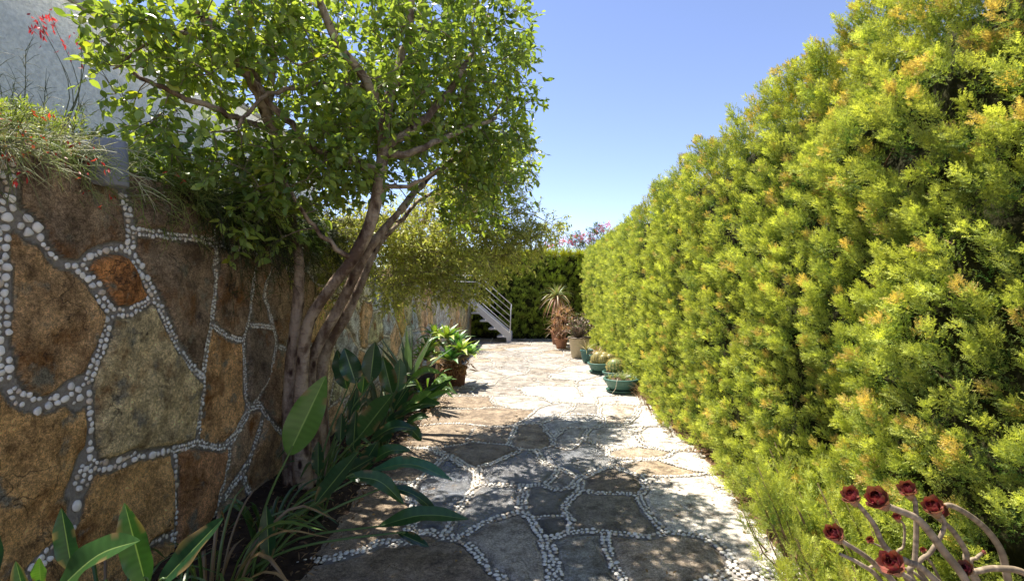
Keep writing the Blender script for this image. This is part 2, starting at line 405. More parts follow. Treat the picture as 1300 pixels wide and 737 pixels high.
class Pebbles:
    def __init__(s): s.grid = {}; s.items = []
    def put(s, p, r):
        k = (int(p[0] // .06), int(p[1] // .06))
        for a in (-1, 0, 1):
            for b in (-1, 0, 1):
                for q, rq in s.grid.get((k[0]+a, k[1]+b), ()):
                    if (p[0]-q[0])**2 + (p[1]-q[1])**2 < (.86*(r+rq))**2: return False
        s.grid.setdefault(k, []).append((p, r)); s.items.append((p[0], p[1], r)); return True
    def walk(s, ln, wd, size, jit=.2):
        rows = max(1, int(round(wd / (size * 1.15)))); seg = np.linalg.norm(np.diff(ln, axis=0), axis=1); S = np.r_[0, np.cumsum(seg)]
        tg = nrm(np.gradient(ln, axis=0)); 
        for r in range(rows):
            off = (r - (rows - 1) / 2) * size * 1.02; x = random.random() * size
            while x < S[-1]:
                rr = size * .5 * random.uniform(1 - jit*1.7, 1 + jit*1.2); x += rr
                if random.random() < .035: x += rr; continue
                p = np.array([np.interp(x, S, ln[:, 0]), np.interp(x, S, ln[:, 1])]); t = np.array([np.interp(x, S, tg[:, 0]), np.interp(x, S, tg[:, 1])])
                nn = np.array([-t[1], t[0]]); p = p + nn * (off + random.gauss(0, .15) * size)
                s.put(p, rr); x += rr * 1.04
    def fill(s, n, ulo, uhi, vlo, vhi, inside, size):
        for _ in range(n):
            p = np.array([random.uniform(ulo, uhi), random.uniform(vlo, vhi)])
            if inside(p): s.put(p, size * .5 * random.uniform(.7, 1.15))
    def mesh(s, mb, place, up, tpl_near, tpl_far, split):
        A = np.array(s.items); up = np.asarray(up, float)
        for tpl, msk in ((tpl_near, split(A)), (tpl_far, ~split(A))):
            B = A[msk]
            if not len(B): continue
            k = len(B); pos = place(B[:, 0], B[:, 1]); a = rng.uniform(0, pi, k)
            e1 = np.array([1., 0, 0]) if abs(up[0]) < .5 else np.array([0, 1., 0]); e2 = np.cross(up, e1)
            D = np.cos(a)[:, None]*e1 + np.sin(a)[:, None]*e2 + rng.normal(0, .12, (k, 3)); Nn = np.broadcast_to(up, (k, 3)) + rng.normal(0, .12, (k, 3))
            D = nrm(D); Nn = nrm(Nn - D*(Nn*D).sum(1, keepdims=True)); S = np.cross(D, Nn)
            V = tpl[0]; el = rng.uniform(.85, 1.2, k); r = B[:, 2]*rng.uniform(.78, .98, k)
            lump = 1 + .24 * vn(V[None, :, 0]*1.3 + np.arange(k)[:, None]*3.1, V[None, :, 1]*1.3, V[None, :, 2]*1.3, 8)[..., None]
            W = pos[:, None] + (V[None, :, 0:1]*(S*(r*.95)[:, None])[:, None] + V[None, :, 1:2]*(D*(r*el)[:, None])[:, None] + V[None, :, 2:3]*(Nn*(r*.45)[:, None])[:, None]) * lump
            T = tpl[1][None] + (np.arange(k)*len(V))[:, None, None]
            g = rng.uniform(.78, 1.06, k)[:, None] * np.where(rng.random((k, 1)) < .14, np.array([[.68, .56, .42]]), np.array([[.86, .82, .73]]))
            mb.add(W.reshape(-1, 3), T.reshape(-1, 3), np.repeat(g, len(V), 0))

# ---- path: joints read off the ground (photo pixels turned into ground points), farther slabs irregular
PJ = [  # (width m, points)
 (.075, [(430,620),(488,614),(510,614),(527,614)]), (.08, [(527,614),(540,604),(548,597),(558,586),(566,578)]), (.085, [(527,614),(525,628),(523,650),(518,690)]),
 (.10, [(602,595),(606,605),(606,616)]), (.075, [(606,616),(595,632),(582,650),(574,664),(562,684)]), (.12, [(602,597),(588,592),(572,582),(557,575),(545,570)]), (.075, [(545,570),(515,570),(470,576)]),
 (.07, [(602,595),(625,589),(646,580),(662,572)]), (.065, [(606,616),(640,617),(668,618),(690,617),(700,609),(707,598),(706,594)]),
 (.10, [(667,618),(664,634),(662,650)]), (.06, [(662,650),(640,656),(612,666),(594,678),(580,684)]), (.06, [(662,650),(675,660),(685,676),(692,690)]), (.095, [(692,690),(700,710),(703,730),(708,748),(722,780)]),
 (.05, [(678,658),(700,656),(722,656)]), (.06, [(722,656),(727,668),(720,678),(698,685)]), (.065, [(722,656),(716,648),(722,638),(733,626),(737,619)]),
 (.09, [(580,684),(560,681),(540,677),(505,690),(480,690),(462,700),(430,708),(370,716)]), (.06, [(580,684),(600,697),(612,712),(630,728),(648,746),(668,780)]),
 (.055, [(690,617),(705,623),(722,620),(733,610),(742,605)]), (.055, [(735,620),(755,627),(790,628),(811,630)]), (.07, [(811,630),(819,622),(816,610),(808,604),(792,598),(780,592)]),
 (.05, [(808,604),(840,606),(870,605),(910,601)]), (.075, [(811,630),(815,643),(828,660),(845,678)]), (.07, [(845,678),(825,683),(800,680),(775,677),(745,675),(722,679)]),
 (.075, [(845,678),(870,679),(897,684),(916,696),(928,710),(933,723)]), (.13, [(933,723),(955,731),(980,729),(1010,727),(1050,727),(1110,727)]), (.10, [(933,723),(915,735),(890,745),(860,780)]),
 (.06, [(769,676),(771,690),(776,706),(785,726),(794,745),(806,780)]), (.05, [(545,570),(584,566),(600,562),(620,564),(646,566),(662,571),(682,572),(702,567)]),
 (.05, [(480,548),(530,542),(560,539),(590,539),(620,542),(656,540),(680,522),(700,514),(728,512),(760,514)]), (.02, [(604,543),(592,560)]), (.07, [(656,541),(646,565)]),
 (.05, [(515,523),(548,520),(600,520),(624,518),(650,519),(680,521)]), (.06, [(624,504),(628,514),(640,516),(650,519)]), (.05, [(525,505),(566,504),(620,504),(680,503),(700,512)]),
 (.07, [(688,539),(702,558),(702,567)]), (.06, [(656,540),(688,538),(714,526),(728,520),(728,512)]), (.07, [(702,558),(720,544),(748,546)]), (.06, [(714,527),(760,528),(766,540),(748,546)]),
 (.07, [(760,514),(762,528)]), (.09, [(760,514),(808,516),(796,538),(768,542)]), (.05, [(788,543),(818,542),(866,542)]), (.08, [(818,542),(810,552),(830,570),(892,574)]),
 (.07, [(748,546),(742,558),(760,566),(774,573),(804,568),(830,570)]), (.05, [(774,573),(780,582),(838,583),(856,575)]), (.03, [(838,585),(876,598),(906,601)]), (.06, [(780,592),(804,586),(838,585)]),
 (.09, [(736,608),(760,599),(780,592)]), (.08, [(682,572),(688,586),(706,594),(722,601),(736,608),(737,619)]), (.05, [(702,567),(725,572),(742,558)]), (.05, [(760,514),(758,505),(790,503)]),
 (.06,[(728,512),(700,510)]), (.06,[(808,516),(830,512)])]
plines, pw = [], []
for wd, pts in PJ:
    ln = np.array([G(*q)[:2] for q in pts]); plines.append(wob(ln, .012, 2)); pw.append(wd)
def vor_sites(lo, hi, sp, seed, anis=(1, 1)):
    r = np.random.default_rng(seed); out = []
    for a in np.arange(lo[0], hi[0], sp*anis[0]):
        for b in np.arange(lo[1], hi[1], sp*anis[1]): out.append((a + r.uniform(0, sp*anis[0]), b + r.uniform(0, sp*anis[1])))
    return np.array(out)
for a, b in vor_edges(vor_sites((-2.2, 7.3), (2.2, 16.2), .68, 4), (-2.2, 7.25), (2.2, 16)): plines.append(wob(np.array([a, b]), .05, 5)); pw.append(.055)
for a, b in vor_edges(vor_sites((-1.8, -1.5), (2, 2.5), .62, 5), (-1.8, -1.5), (2, 2.52)): plines.append(wob(np.array([a, b]), .03, 5)); pw.append(.07)
us = np.arange(-1.75, 1.9, .0125); vs = np.concatenate([np.arange(-1.5, 2.3, .06), np.arange(2.3, 5.2, .011), np.arange(5.2, 8.5, .02), np.arange(8.5, 15.75, .04)])
U, Vv, d, lab, nl = stone_field(us, vs, plines, pw)
r2 = np.random.default_rng(11)
pal = np.array([(.36,.325,.29),(.42,.39,.35),(.45,.43,.40),(.31,.275,.235),(.50,.48,.45),(.35,.29,.22),(.33,.315,.30)])*.80
tn = pal[r2.integers(0, len(pal), nl + 1)] * r2.uniform(.85, 1.15, (nl+1, 1)); wetv = r2.random(nl + 1) * .25
farst = np.zeros(nl + 1)
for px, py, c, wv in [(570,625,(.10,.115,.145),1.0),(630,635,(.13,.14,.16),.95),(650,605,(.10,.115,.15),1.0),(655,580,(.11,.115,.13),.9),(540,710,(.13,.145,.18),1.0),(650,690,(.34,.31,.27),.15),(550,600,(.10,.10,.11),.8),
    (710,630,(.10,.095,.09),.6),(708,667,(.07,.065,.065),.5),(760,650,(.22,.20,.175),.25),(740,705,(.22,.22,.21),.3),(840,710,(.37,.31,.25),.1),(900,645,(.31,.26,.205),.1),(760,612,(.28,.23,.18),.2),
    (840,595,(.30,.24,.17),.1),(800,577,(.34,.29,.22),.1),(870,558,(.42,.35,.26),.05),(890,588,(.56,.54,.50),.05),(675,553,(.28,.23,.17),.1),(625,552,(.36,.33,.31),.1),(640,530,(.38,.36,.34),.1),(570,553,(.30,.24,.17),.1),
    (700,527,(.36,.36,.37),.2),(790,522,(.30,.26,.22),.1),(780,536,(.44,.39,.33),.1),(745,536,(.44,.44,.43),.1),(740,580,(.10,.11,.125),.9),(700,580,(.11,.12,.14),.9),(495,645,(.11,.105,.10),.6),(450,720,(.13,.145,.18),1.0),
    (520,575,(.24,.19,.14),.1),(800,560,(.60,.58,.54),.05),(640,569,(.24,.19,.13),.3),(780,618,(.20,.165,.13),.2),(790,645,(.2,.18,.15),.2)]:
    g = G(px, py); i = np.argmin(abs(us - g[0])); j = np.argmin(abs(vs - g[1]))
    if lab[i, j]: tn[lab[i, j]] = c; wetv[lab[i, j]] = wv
edge = np.clip(d / .03, 0, 1); edge = edge * edge * (3 - 2*edge)
rel = fbm(U*2.2, Vv*2.2, lab*.7, 31, 5)
tlt = np.random.default_rng(5).normal(0, 1, (nl+1, 3)); Z = edge*(.0015*np.clip(tlt[lab, 0], -1.5, 1.5)) + .013 * edge + .006 * rel * edge + .004 * fbm(U*14, Vv*14, lab, 41, 3) * edge
puddle = np.clip(fbm(U*3, Vv*3, 0, 60, 3)*3, 0, 1)
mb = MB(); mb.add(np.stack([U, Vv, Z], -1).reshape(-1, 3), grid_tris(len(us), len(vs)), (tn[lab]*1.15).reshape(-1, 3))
pth = mb.build('path', M['path'], extra={'sid': (lab * .37).ravel(), 'joint': (1 - np.clip((d + .002) / .008, 0, 1)).ravel(), 'wet': (wetv[lab] * (.75 + .25*puddle)).ravel()})
tag(pth, 'crazy paved garden path of brown and slate flagstones', None, None, 'structure')
pb = Pebbles()
for ln, wd in zip(plines, pw):
    y = ln[:, 1].mean()
    if wd < .03 or y < 2.2: continue
    pb.walk(ln, wd, .033 if y < 3.3 else .030 if y < 7 else .036)
def inj(p):
    i = min(len(us)-1, np.searchsorted(us, p[0])); j = min(len(vs)-1, np.searchsorted(vs, p[1])); return d[i, j] < -.008
pb.fill(60000, -1.2, 1.6, 2.4, 7.2, inj, .026)
mb = MB(); pb.mesh(mb, lambda a, b: np.stack([a, b, np.full(len(a), .011)], 1), (0, 0, 1), IC1, IC0, lambda A: A[:, 1] < 6.5)
tag(mb.build('pebbles', M['pebble'], pth), 'white pebbles set in the joints of the paving', None, None, 'stuff')

# ---- ground, planting bed, hedge foot strip
mb = MB(); n = 60
gx = np.concatenate([-np.geomspace(300, 3, 12), np.linspace(-2.6, 3, 16), np.geomspace(3.5, 300, 12)]); gy = np.concatenate([-np.geomspace(200, 3, 8), np.linspace(-2, 18, 30), np.geomspace(19, 400, 14)])
A, B = np.meshgrid(gx, gy, indexing='ij'); mb.add(np.stack([A, B, -.05 + 0*A], -1).reshape(-1, 3), grid_tris(len(gx), len(gy)), (.20, .15, .10))
tag(mb.build('ground', M['soil']), 'bare brown earth around the garden', None, None, 'structure')
mb = MB(); y = np.arange(-1, 15.0, .05); t = np.linspace(0, 1, 26)
Yg, Tg = np.meshgrid(y, t, indexing='ij'); ex = np.interp(Yg, [0, 4, 8, 12, 15], [-1.12, -1.15, -1.28, -1.5, -1.65]) + .05*fbm(Yg*1.5, 0, 0, 12, 3)
Xg = -2.08 + (ex + 2.08) * Tg; Zg = .07 * (1 - Tg**3) - .012 + .03*fbm(Xg*9, Yg*9, 0, 15, 4) * (1 - Tg**4)
mb.add(np.stack([Xg, Yg, Zg], -1).reshape(-1, 3), grid_tris(len(y), len(t), True), (.055, .038, .027))
tag(mb.build('planting_bed_soil', M['soil']), 'dark soil bed at the foot of the stone wall', None, None, 'structure')
mb = MB(); t = np.linspace(0, 1, 14); Yg, Tg = np.meshgrid(y, t, indexing='ij'); x0 = np.interp(Yg, [0, 2.7, 4.2, 7.4, 12, 15], [1.25, 1.33, 1.42, 1.44, 1.42, 1.35]) + .05*fbm(Yg*2, 0, 0, 22, 3)
Xg = x0 + .8*Tg; Zg = .0 + .06*Tg**.5 + .02*fbm(Xg*9, Yg*9, 0, 16, 4)
mb.add(np.stack([Xg, Yg, Zg], -1).reshape(-1, 3), grid_tris(len(y), len(t), True), (.17, .105, .06))
tag(mb.build('hedge_foot_soil', M['soil']), 'dry brown soil strip under the hedge', None, None, 'structure')

# ---------------------------------------------------------------- stone wall on the left
WX = -2.05
def Wp(px, py):
    Y = F * (-WX) / (682 - px); return np.array([Y, 1.5 - (py - 369) / F * Y])
WJ = [ # rows size, width, pts
 (.070,.032, [(-6,165),(6,205),(10,240),(8,268)]), (.09,.045,[(-10,300),(8,268)]), (.05,.032,[(8,268),(2,310),(2,400),(2,450),(6,485)]),
 (.075,.040, [(8,268),(30,283),(45,297)]), (.035,.030, [(45,297),(60,320),(78,334),(95,338)]), (.045,.032,[(95,338),(110,350),(120,365)]), (.062,.030,[(120,365),(130,383),(140,397)]),
 (.035,.032, [(103,335),(115,323),(132,318),(150,315),(163,320)]), (.055,.030, [(152,240),(157,258),(163,280),(165,300),(165,322)]), (.045,.032, [(165,322),(175,340),(185,358),(194,375)]),
 (.045,.024, [(194,375),(205,400),(218,428),(232,452),(247,472),(256,480)]), (.035,.026, [(142,398),(160,397),(178,390),(194,378)]),
 (.035,.028, [(139,398),(134,418),(130,438),(120,462),(110,484)]), (.06,.034, [(6,485),(18,502),(38,512),(60,512),(78,503),(95,492),(110,484)]), (.06,.03,[(110,484),(95,500),(100,510)]),
 (.032,.030, [(110,484),(113,520),(113,555),(110,585)]), (.10,.030, [(110,585),(104,605),(98,620)]), (.055,.058, [(98,620),(95,650)]), (.045,.034,[(93,660),(75,690),(45,720),(30,745)]),
 (.05,.028, [(108,588),(130,592),(150,588),(170,580)]), (.035,.038,[(170,580),(195,577),(215,572)]), (.035,.022,[(215,572),(235,567),(250,562),(264,566),(280,568),(290,560)]),
 (.030,.025, [(250,562),(252,530),(256,500),(257,480)]), (.032,.024, [(257,480),(262,440),(268,410)]), (.030,.023,[(268,410),(272,370),(273,340)]), (.055,.022,[(273,340),(271,305)]), (.028,.022,[(271,305),(267,270),(262,240)]),
 (.026,.023, [(168,293),(200,298),(240,302),(270,308),(300,315),(318,321)]), (.026,.021, [(268,412),(285,425),(303,432),(308,430)]),
 (.026,.018, [(308,430),(310,470),(312,505),(316,518)]), (.026,.021, [(308,430),(315,400),(320,370),(322,340),(325,300)]), (.022,.018,[(316,414),(346,415)]),
 (.030,.019, [(340,305),(343,340),(335,370),(340,390),(346,415),(350,440),(340,480),(322,512)]), (.055,.021, [(314,518),(330,515)]), (.034,.020,[(330,515),(342,535),(360,552)]),
 (.05,.022, [(316,520),(300,548),(291,562)]), (.028,.021,[(291,562),(288,590),(280,625),(272,652)]), (.034,.023, [(333,532),(325,560),(312,592)]), (.05,.03,[(312,592),(295,615),(285,632)]),
 (.042,.024, [(308,605),(318,635),(326,658)]), (.028,.028, [(222,567),(222,595)]), (.035,.042,[(222,595),(220,640)]), (.03,.026,[(220,640),(219,690),(219,745)]), (.028,.026,[(219,680),(205,683),(188,692)]),
 (.03,.028,[(272,652),(262,680),(245,712),(236,745)]), (.03,.022,[(388,560),(378,600),(372,650)]), (.028,.02,[(360,552),(385,560)]), (.028,.02,[(353,440),(385,450)])]
wl, ww, ws = [], [], []
for wd, sz, pts in WJ:
    wl.append(wob(np.array([Wp(*q) for q in pts]), .006, 6)); ww.append(wd + .016); ws.append(sz)
k0 = len(wl)
for a, b in vor_edges(vor_sites((4.25, -.3), (16.2, 2.6), .5, 9, (.8, 1.15)), (4.2, -.3), (16, 2.5)): wl.append(wob(np.array([a, b]), .03, 7)); ww.append(.04); ws.append(.03)
for a, b in vor_edges(vor_sites((.2, -.3), (2, 2.6), .55, 3), (.2, -.3), (1.9, 2.5)): wl.append(wob(np.array([a, b]), .03, 7)); ww.append(.05); ws.append(.034)
us = np.concatenate([np.arange(.4, 1.9, .04), np.arange(1.9, 4.4, .0105), np.arange(4.4, 8, .02), np.arange(8, 15.72, .035)]); vs = np.arange(-.02, 2.2, .0125)
U, Vv, d, lab, nl = stone_field(us, vs, wl, ww)
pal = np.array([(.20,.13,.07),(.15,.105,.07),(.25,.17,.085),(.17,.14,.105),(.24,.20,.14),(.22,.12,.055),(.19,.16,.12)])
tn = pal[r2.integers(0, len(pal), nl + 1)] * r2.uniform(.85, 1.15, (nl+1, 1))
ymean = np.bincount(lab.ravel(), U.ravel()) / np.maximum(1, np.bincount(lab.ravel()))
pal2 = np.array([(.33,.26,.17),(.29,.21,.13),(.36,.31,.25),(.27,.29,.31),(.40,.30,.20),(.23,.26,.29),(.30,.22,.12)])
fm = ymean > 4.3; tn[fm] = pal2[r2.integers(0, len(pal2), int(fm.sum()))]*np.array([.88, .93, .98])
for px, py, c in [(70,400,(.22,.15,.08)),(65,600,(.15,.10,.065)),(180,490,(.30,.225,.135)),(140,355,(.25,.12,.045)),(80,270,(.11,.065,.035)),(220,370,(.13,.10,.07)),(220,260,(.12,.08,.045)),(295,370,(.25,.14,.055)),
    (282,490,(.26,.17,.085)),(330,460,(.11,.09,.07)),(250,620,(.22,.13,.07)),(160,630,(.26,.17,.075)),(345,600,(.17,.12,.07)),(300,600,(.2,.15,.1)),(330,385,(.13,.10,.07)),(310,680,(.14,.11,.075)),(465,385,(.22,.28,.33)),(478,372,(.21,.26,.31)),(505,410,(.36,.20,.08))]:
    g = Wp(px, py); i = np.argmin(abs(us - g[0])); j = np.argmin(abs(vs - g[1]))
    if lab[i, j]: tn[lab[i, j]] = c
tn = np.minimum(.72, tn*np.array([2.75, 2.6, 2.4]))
edge = np.clip(d / .02, 0, 1); edge = edge * edge * (3 - 2*edge)
X = WX + .020*edge + edge * (.045*fbm(U*1.6, Vv*1.6, lab*1.3, 71, 4) + .022*fbm(U*7, Vv*7, lab, 77, 5))
top = np.interp(U, [0, 4.5, 6.5, 15], [2.10, 2.08, 1.80, 1.62]) + .015*fbm(U*3, 0, 0, 80, 3); Vz = np.minimum(Vv, top)
wall_t = thing('stone_wall', (WX, 8, 0), 'tall garden wall of brown flagstones with white pebble joints along the path', 'wall')
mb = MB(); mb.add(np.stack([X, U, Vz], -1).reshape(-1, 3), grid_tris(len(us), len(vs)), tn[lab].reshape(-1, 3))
o = mb.build('stonework', M['wall'], wall_t, base=np.array(wall_t.location), extra={'sid': (lab*.37).ravel(), 'joint': (1 - np.clip((d+.002)/.008, 0, 1)).ravel(), 'wet': np.zeros(lab.size)})
mb = MB()
for a, b in zip(np.arange(.4, 15.6, .8), np.arange(1.2, 16.4, .8)):
    b = min(b, 15.7); h = float(np.interp((a+b)/2, [0, 4.5, 6.5, 15], [2.10, 2.08, 1.80, 1.62])) - .01
    box(mb, (WX-.30, a, -.04), (WX-.012, b + .002, h), (.2, .17, .13))
part(mb, 'wall_backing', M['rock'], wall_t)
pb = Pebbles()
for ln, wd, sz in zip(wl, ww, ws):
    if ln[:, 0].mean() < 1.8: continue
    pb.walk(ln, wd, sz * (1.0), .22)
pb.items = [q for q in pb.items if q[1] < float(np.interp(q[0], [0, 4.5, 6.5, 15], [2.06, 2.04, 1.76, 1.58]))]
mb = MB(); pb.mesh(mb, lambda a, b: np.stack([np.full(len(a), WX+.005), a, b], 1), (1, 0, 0), IC2, IC1, lambda A: A[:, 0] < 2.6)
part(mb, 'pebble_joints', M['pebble'], wall_t, kind='stuff', label='white pebbles pressed into the mortar joints of the wall')

# terrace soil behind the wall and the stuccoed house
mb = MB(); yy = np.arange(-1, 15.7, .25); xx = np.linspace(-4.9, -2.3, 10); A, B = np.meshgrid(xx, yy, indexing='ij')
mb.add(np.stack([A, B, np.interp(B, [0, 4.5, 6.5, 15], [2.0, 1.98, 1.7, 1.55]) + .04*fbm(A*3, B*3, 0, 90, 3)], -1).reshape(-1, 3), grid_tris(len(xx), len(yy)), (.10, .075, .05))
tag(mb.build('terrace_ground', M['soil']), 'raised planted terrace behind the stone wall', None, None, 'structure')
ht = thing('house', (-5.5, 5, 0), 'pale grey green stuccoed house wall above the stone wall', 'house')
mb = MB(); box(mb, (-6.2, -3, -.04), (-4.55, 10.6, 4.32), (.74, .73, .60), .02); part(mb, 'wall', M['stucco'], ht)
mb = MB(); box(mb, (-6.25, -3.05, 4.322), (-4.50, 10.65, 4.40), (.62, .64, .60), .015); part(mb, 'parapet_cap', M['stucco'], ht)

# wall light
lt = thing('wall_lamp', P(133, 208, 2.42), 'grey half round metal wall lamp fixed near the top of the stone wall', 'wall lamp')
mb = MB(); c0 = np.array(lt.location); k = 20; th = np.linspace(-pi/2, pi/2, k); V = []
Yc = 2.37; w2, h0, h1 = .066, 1.98, 2.19
for z, rr in ((h0, 1.0), (h0+.006, 1.04), (h1-.006, .98), (h1, .95), (h1-.01, .88), (h0+.03, .9)):
    for a in th: V.append((WX + .05 + .095*rr*cos(a), Yc + w2*rr*sin(a), z))
T = []
for i in range(5):
    for j in range(k-1): a = i*k+j; T += [(a, a+1, a+k+1), (a, a+k+1, a+k)]
T += [(0, j+1, j) for j in range(1, k-1)]
mb.add(V, T, (.24, .25, .265)); part(mb, 'lamp_housing', M['metal'], lt)
mb = MB(); box(mb, (WX-.01, Yc-.064, h0+.01), (WX+.052, Yc+.064, h1-.012), (.28, .29, .32)); part(mb, 'back_plate', M['metal'], lt)

# ---------------------------------------------------------------- hedges
def plumes(mb, base, n, spread, up, count, length, rad, K, tpl, cols, sl, orange=.12, updir=None):
    """base: plume roots (k,3); n: outward normals (k,3). Each plume is a leafy shoot of K sprigs."""
    k = len(base); D = nrm(n * 1.0 + np.array([0, 0, up]) + rng.normal(0, spread, (k, 3)))
    L = rng.uniform(.7, 1.25, k) * length
    idx = np.repeat(np.arange(k), K); t = rng.random(len(idx)) ** .8
    rd = rng.normal(size=(len(idx), 3)); Dk = D[idx]; rd = nrm(rd - Dk*(rd*Dk).sum(1, keepdims=True))
    rr = rad * (1.05 - .75*t) * rng.random(len(idx)) ** .5
    pos = base[idx] + Dk * (t * L[idx])[:, None] + rd * rr[:, None]
    sd = nrm(Dk * .75 + rd * (.75 - .4*t)[:, None] + np.array([0, 0, .25]) + rng.normal(0, .28, (len(idx), 3)))
    nn = rng.normal(size=(len(idx), 3)) * .6 + n[idx]*.8 + np.array([0, 0, .8])
    old, young, tip = [np.array(c) for c in cols]
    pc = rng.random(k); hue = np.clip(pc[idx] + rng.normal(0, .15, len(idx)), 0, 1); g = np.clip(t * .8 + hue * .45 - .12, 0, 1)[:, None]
    C = old * (1 - g) + young * g  # darker at the root: older growth, deepened to suggest shade between tufts
    bz = vn(base[:, 1]*1.2, base[:, 2]*1.2, base[:, 0], 44) * .5 + .5
    orp = (rng.random(k) < orange * 2 * bz**1.5)[idx] & (t > .5 + .35*rng.random(len(t))); C[orp] = C[orp] * .55 + tip * .45
    C *= rng.uniform(.75, 1.2, (len(idx), 1)) * (1 + .12*rng.normal(size=k))[idx][:, None]
    inst(mb, tpl[0], tpl[1], pos, sd, nn, sl * rng.uniform(.7, 1.2, len(idx)), sl * rng.uniform(.7, 1.1, len(idx)), C)
SP9, SP6, SP4 = sprig_tpl(9, .36, .040), sprig_tpl(6, .42, .06), sprig_tpl(4, .5, .10)
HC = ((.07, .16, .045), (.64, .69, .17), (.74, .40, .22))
hx = lambda Y, Z: 1.52 + .07*fbm(Y*1.1, Z*1.1, 0, 101, 3)*1.6 - .05*np.sin(np.clip(Z, 0, 2.7)/2.7*pi)
rh = thing('hedge', (1.9, 8, 0), 'tall golden green conifer hedge running along the right side of the path', 'hedge')
mb = MB()
for y0, y1, sp, K, ln, rad, tpl, sl, org in ((.7, 3.3, .070, 92, .135, .044, SP4, .025, .26), (3.3, 6.5, .086, 66, .135, .050, SP4, .029, .12), (6.5, 15.6, .106, 36, .13, .060, SP4, .040, .05)):
    ys = np.arange(y0, y1, sp); zs = np.arange(.06, 2.74 - (.12 if y0 > 6 else .03 if y0 > 3 else 0), sp * .95); A, B = np.meshgrid(ys, zs, indexing='ij')
    A = A.ravel() + rng.uniform(-.55, .55, A.size)*sp; B = B.ravel() + rng.uniform(-.55, .55, B.size)*sp
    keep = (vn(A*3.6, B*2.6, 0, 120) > -.68); A, B = A[keep], B[keep]
    depth = .05*vn(A*2.6, B*1.8, 1, 121) + .07*vn(A*5.5, B*4.2, 2, 122) + rng.normal(0, .035, len(A))
    base = np.stack([hx(A, B) + .0 - depth, A, B], 1); nn = np.tile([-1., -.05, 0], (len(A), 1))
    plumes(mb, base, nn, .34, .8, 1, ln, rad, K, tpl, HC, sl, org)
    xs = np.arange(1.55, 2.2, sp*1.3); A, B = np.meshgrid(ys, xs, indexing='ij'); A = A.ravel() + rng.uniform(-.5, .5, A.size)*sp; B = B.ravel() + rng.uniform(-.5, .5, B.size)*sp
    base = np.stack([B, A, 2.68 + np.interp(A, [3, 5.5, 9.5, 15], [0, -.05, -.13, -.12]) + .05*fbm(A*2, B, 0, 130, 3)*2 - 0*B], 1); nn = np.tile([-.35, 0, 1.], (len(A), 1))
    plumes(mb, base, nn, .35, .3, 1, ln*1.2, rad, K, tpl, ((.16,.22,.03), (.56, .54, .06), (.5, .3, .08)), sl, .05)
# a few taller loose shoots breaking the top line
ks = np.array([(1.5, yy, 2.72) for yy in (4.62, 5.3, 6.45)]); plumes(mb, ks, np.tile([-.6, .1, .7], (len(ks), 1)), .2, .5, 1, .16, .03, 30, SP6, ((.2,.22,.03), (.4, .42, .05), (.5,.3,.1)), .06, .1)
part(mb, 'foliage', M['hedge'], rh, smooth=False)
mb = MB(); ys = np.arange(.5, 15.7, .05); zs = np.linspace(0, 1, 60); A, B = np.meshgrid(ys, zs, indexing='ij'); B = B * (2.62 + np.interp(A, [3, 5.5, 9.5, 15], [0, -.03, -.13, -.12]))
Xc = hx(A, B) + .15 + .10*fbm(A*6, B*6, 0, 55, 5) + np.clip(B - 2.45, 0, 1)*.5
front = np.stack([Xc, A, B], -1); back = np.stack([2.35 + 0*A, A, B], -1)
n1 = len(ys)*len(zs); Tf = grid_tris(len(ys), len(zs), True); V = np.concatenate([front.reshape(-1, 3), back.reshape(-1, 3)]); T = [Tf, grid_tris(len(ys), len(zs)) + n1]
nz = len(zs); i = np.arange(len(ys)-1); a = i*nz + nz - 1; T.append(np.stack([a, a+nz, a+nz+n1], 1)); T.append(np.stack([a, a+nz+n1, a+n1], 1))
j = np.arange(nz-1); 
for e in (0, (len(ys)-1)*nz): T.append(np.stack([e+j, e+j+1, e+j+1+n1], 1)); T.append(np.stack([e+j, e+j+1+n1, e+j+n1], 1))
mb.add(V, np.concatenate(T), (.035, .035, .015)); part(mb, 'dark_core', M['soil'], rh)  # solid core, its near-black colour standing in for shade deep in the hedge
mb = MB()
for y in np.arange(.8, 15.5, .55):
    y += random.uniform(-.1, .1); x = 1.72
    tube(mb, smooth_path([(x, y, -.04), (x-.05, y+.03, .5), (x+.02, y, 1.2), (x, y, 2.2)], 3), [.035, .012], 7, (.16, .10, .06))
    for q in range(7):
        z = random.uniform(.1, 2.2); tube(mb, [(x, y, z), (x-.08, y+random.uniform(-.15, .15), z+.12), (x-.15, y+random.uniform(-.25, .25), z+.3)], [.009, .003], 5, (.17, .10, .06))
part(mb, 'stems', M['stem'], rh)

# back hedge across the end
bh = thing('hedge', (-.4, 16.1, 0), 'clipped dark green hedge closing the far end of the path behind the steps', 'hedge')
mb = MB(); sp = .15; xs = np.arange(-3.6, 2.1, sp); zs = np.arange(.08, 2.7, sp*.9); A, B = np.meshgrid(xs, zs, indexing='ij'); A = A.ravel() + rng.uniform(-.5, .5, A.size)*sp; B = B.ravel() + rng.uniform(-.5, .5, B.size)*sp
base = np.stack([A, 15.85 + .10*vn(A*2.4, B*2, 0, 140), B], 1)
plumes(mb, base, np.tile([0, -1., 0], (len(A), 1)), .3, .7, 1, .22, .09, 26, SP4, ((.14,.22,.04), (.50, .60, .10), (.3,.2,.06)), .09, .04)
A, B = np.meshgrid(xs, np.arange(15.75, 16.6, sp), indexing='ij'); A = A.ravel() + rng.uniform(-.5, .5, A.size)*sp; B = B.ravel() + rng.uniform(-.5, .5, B.size)*sp
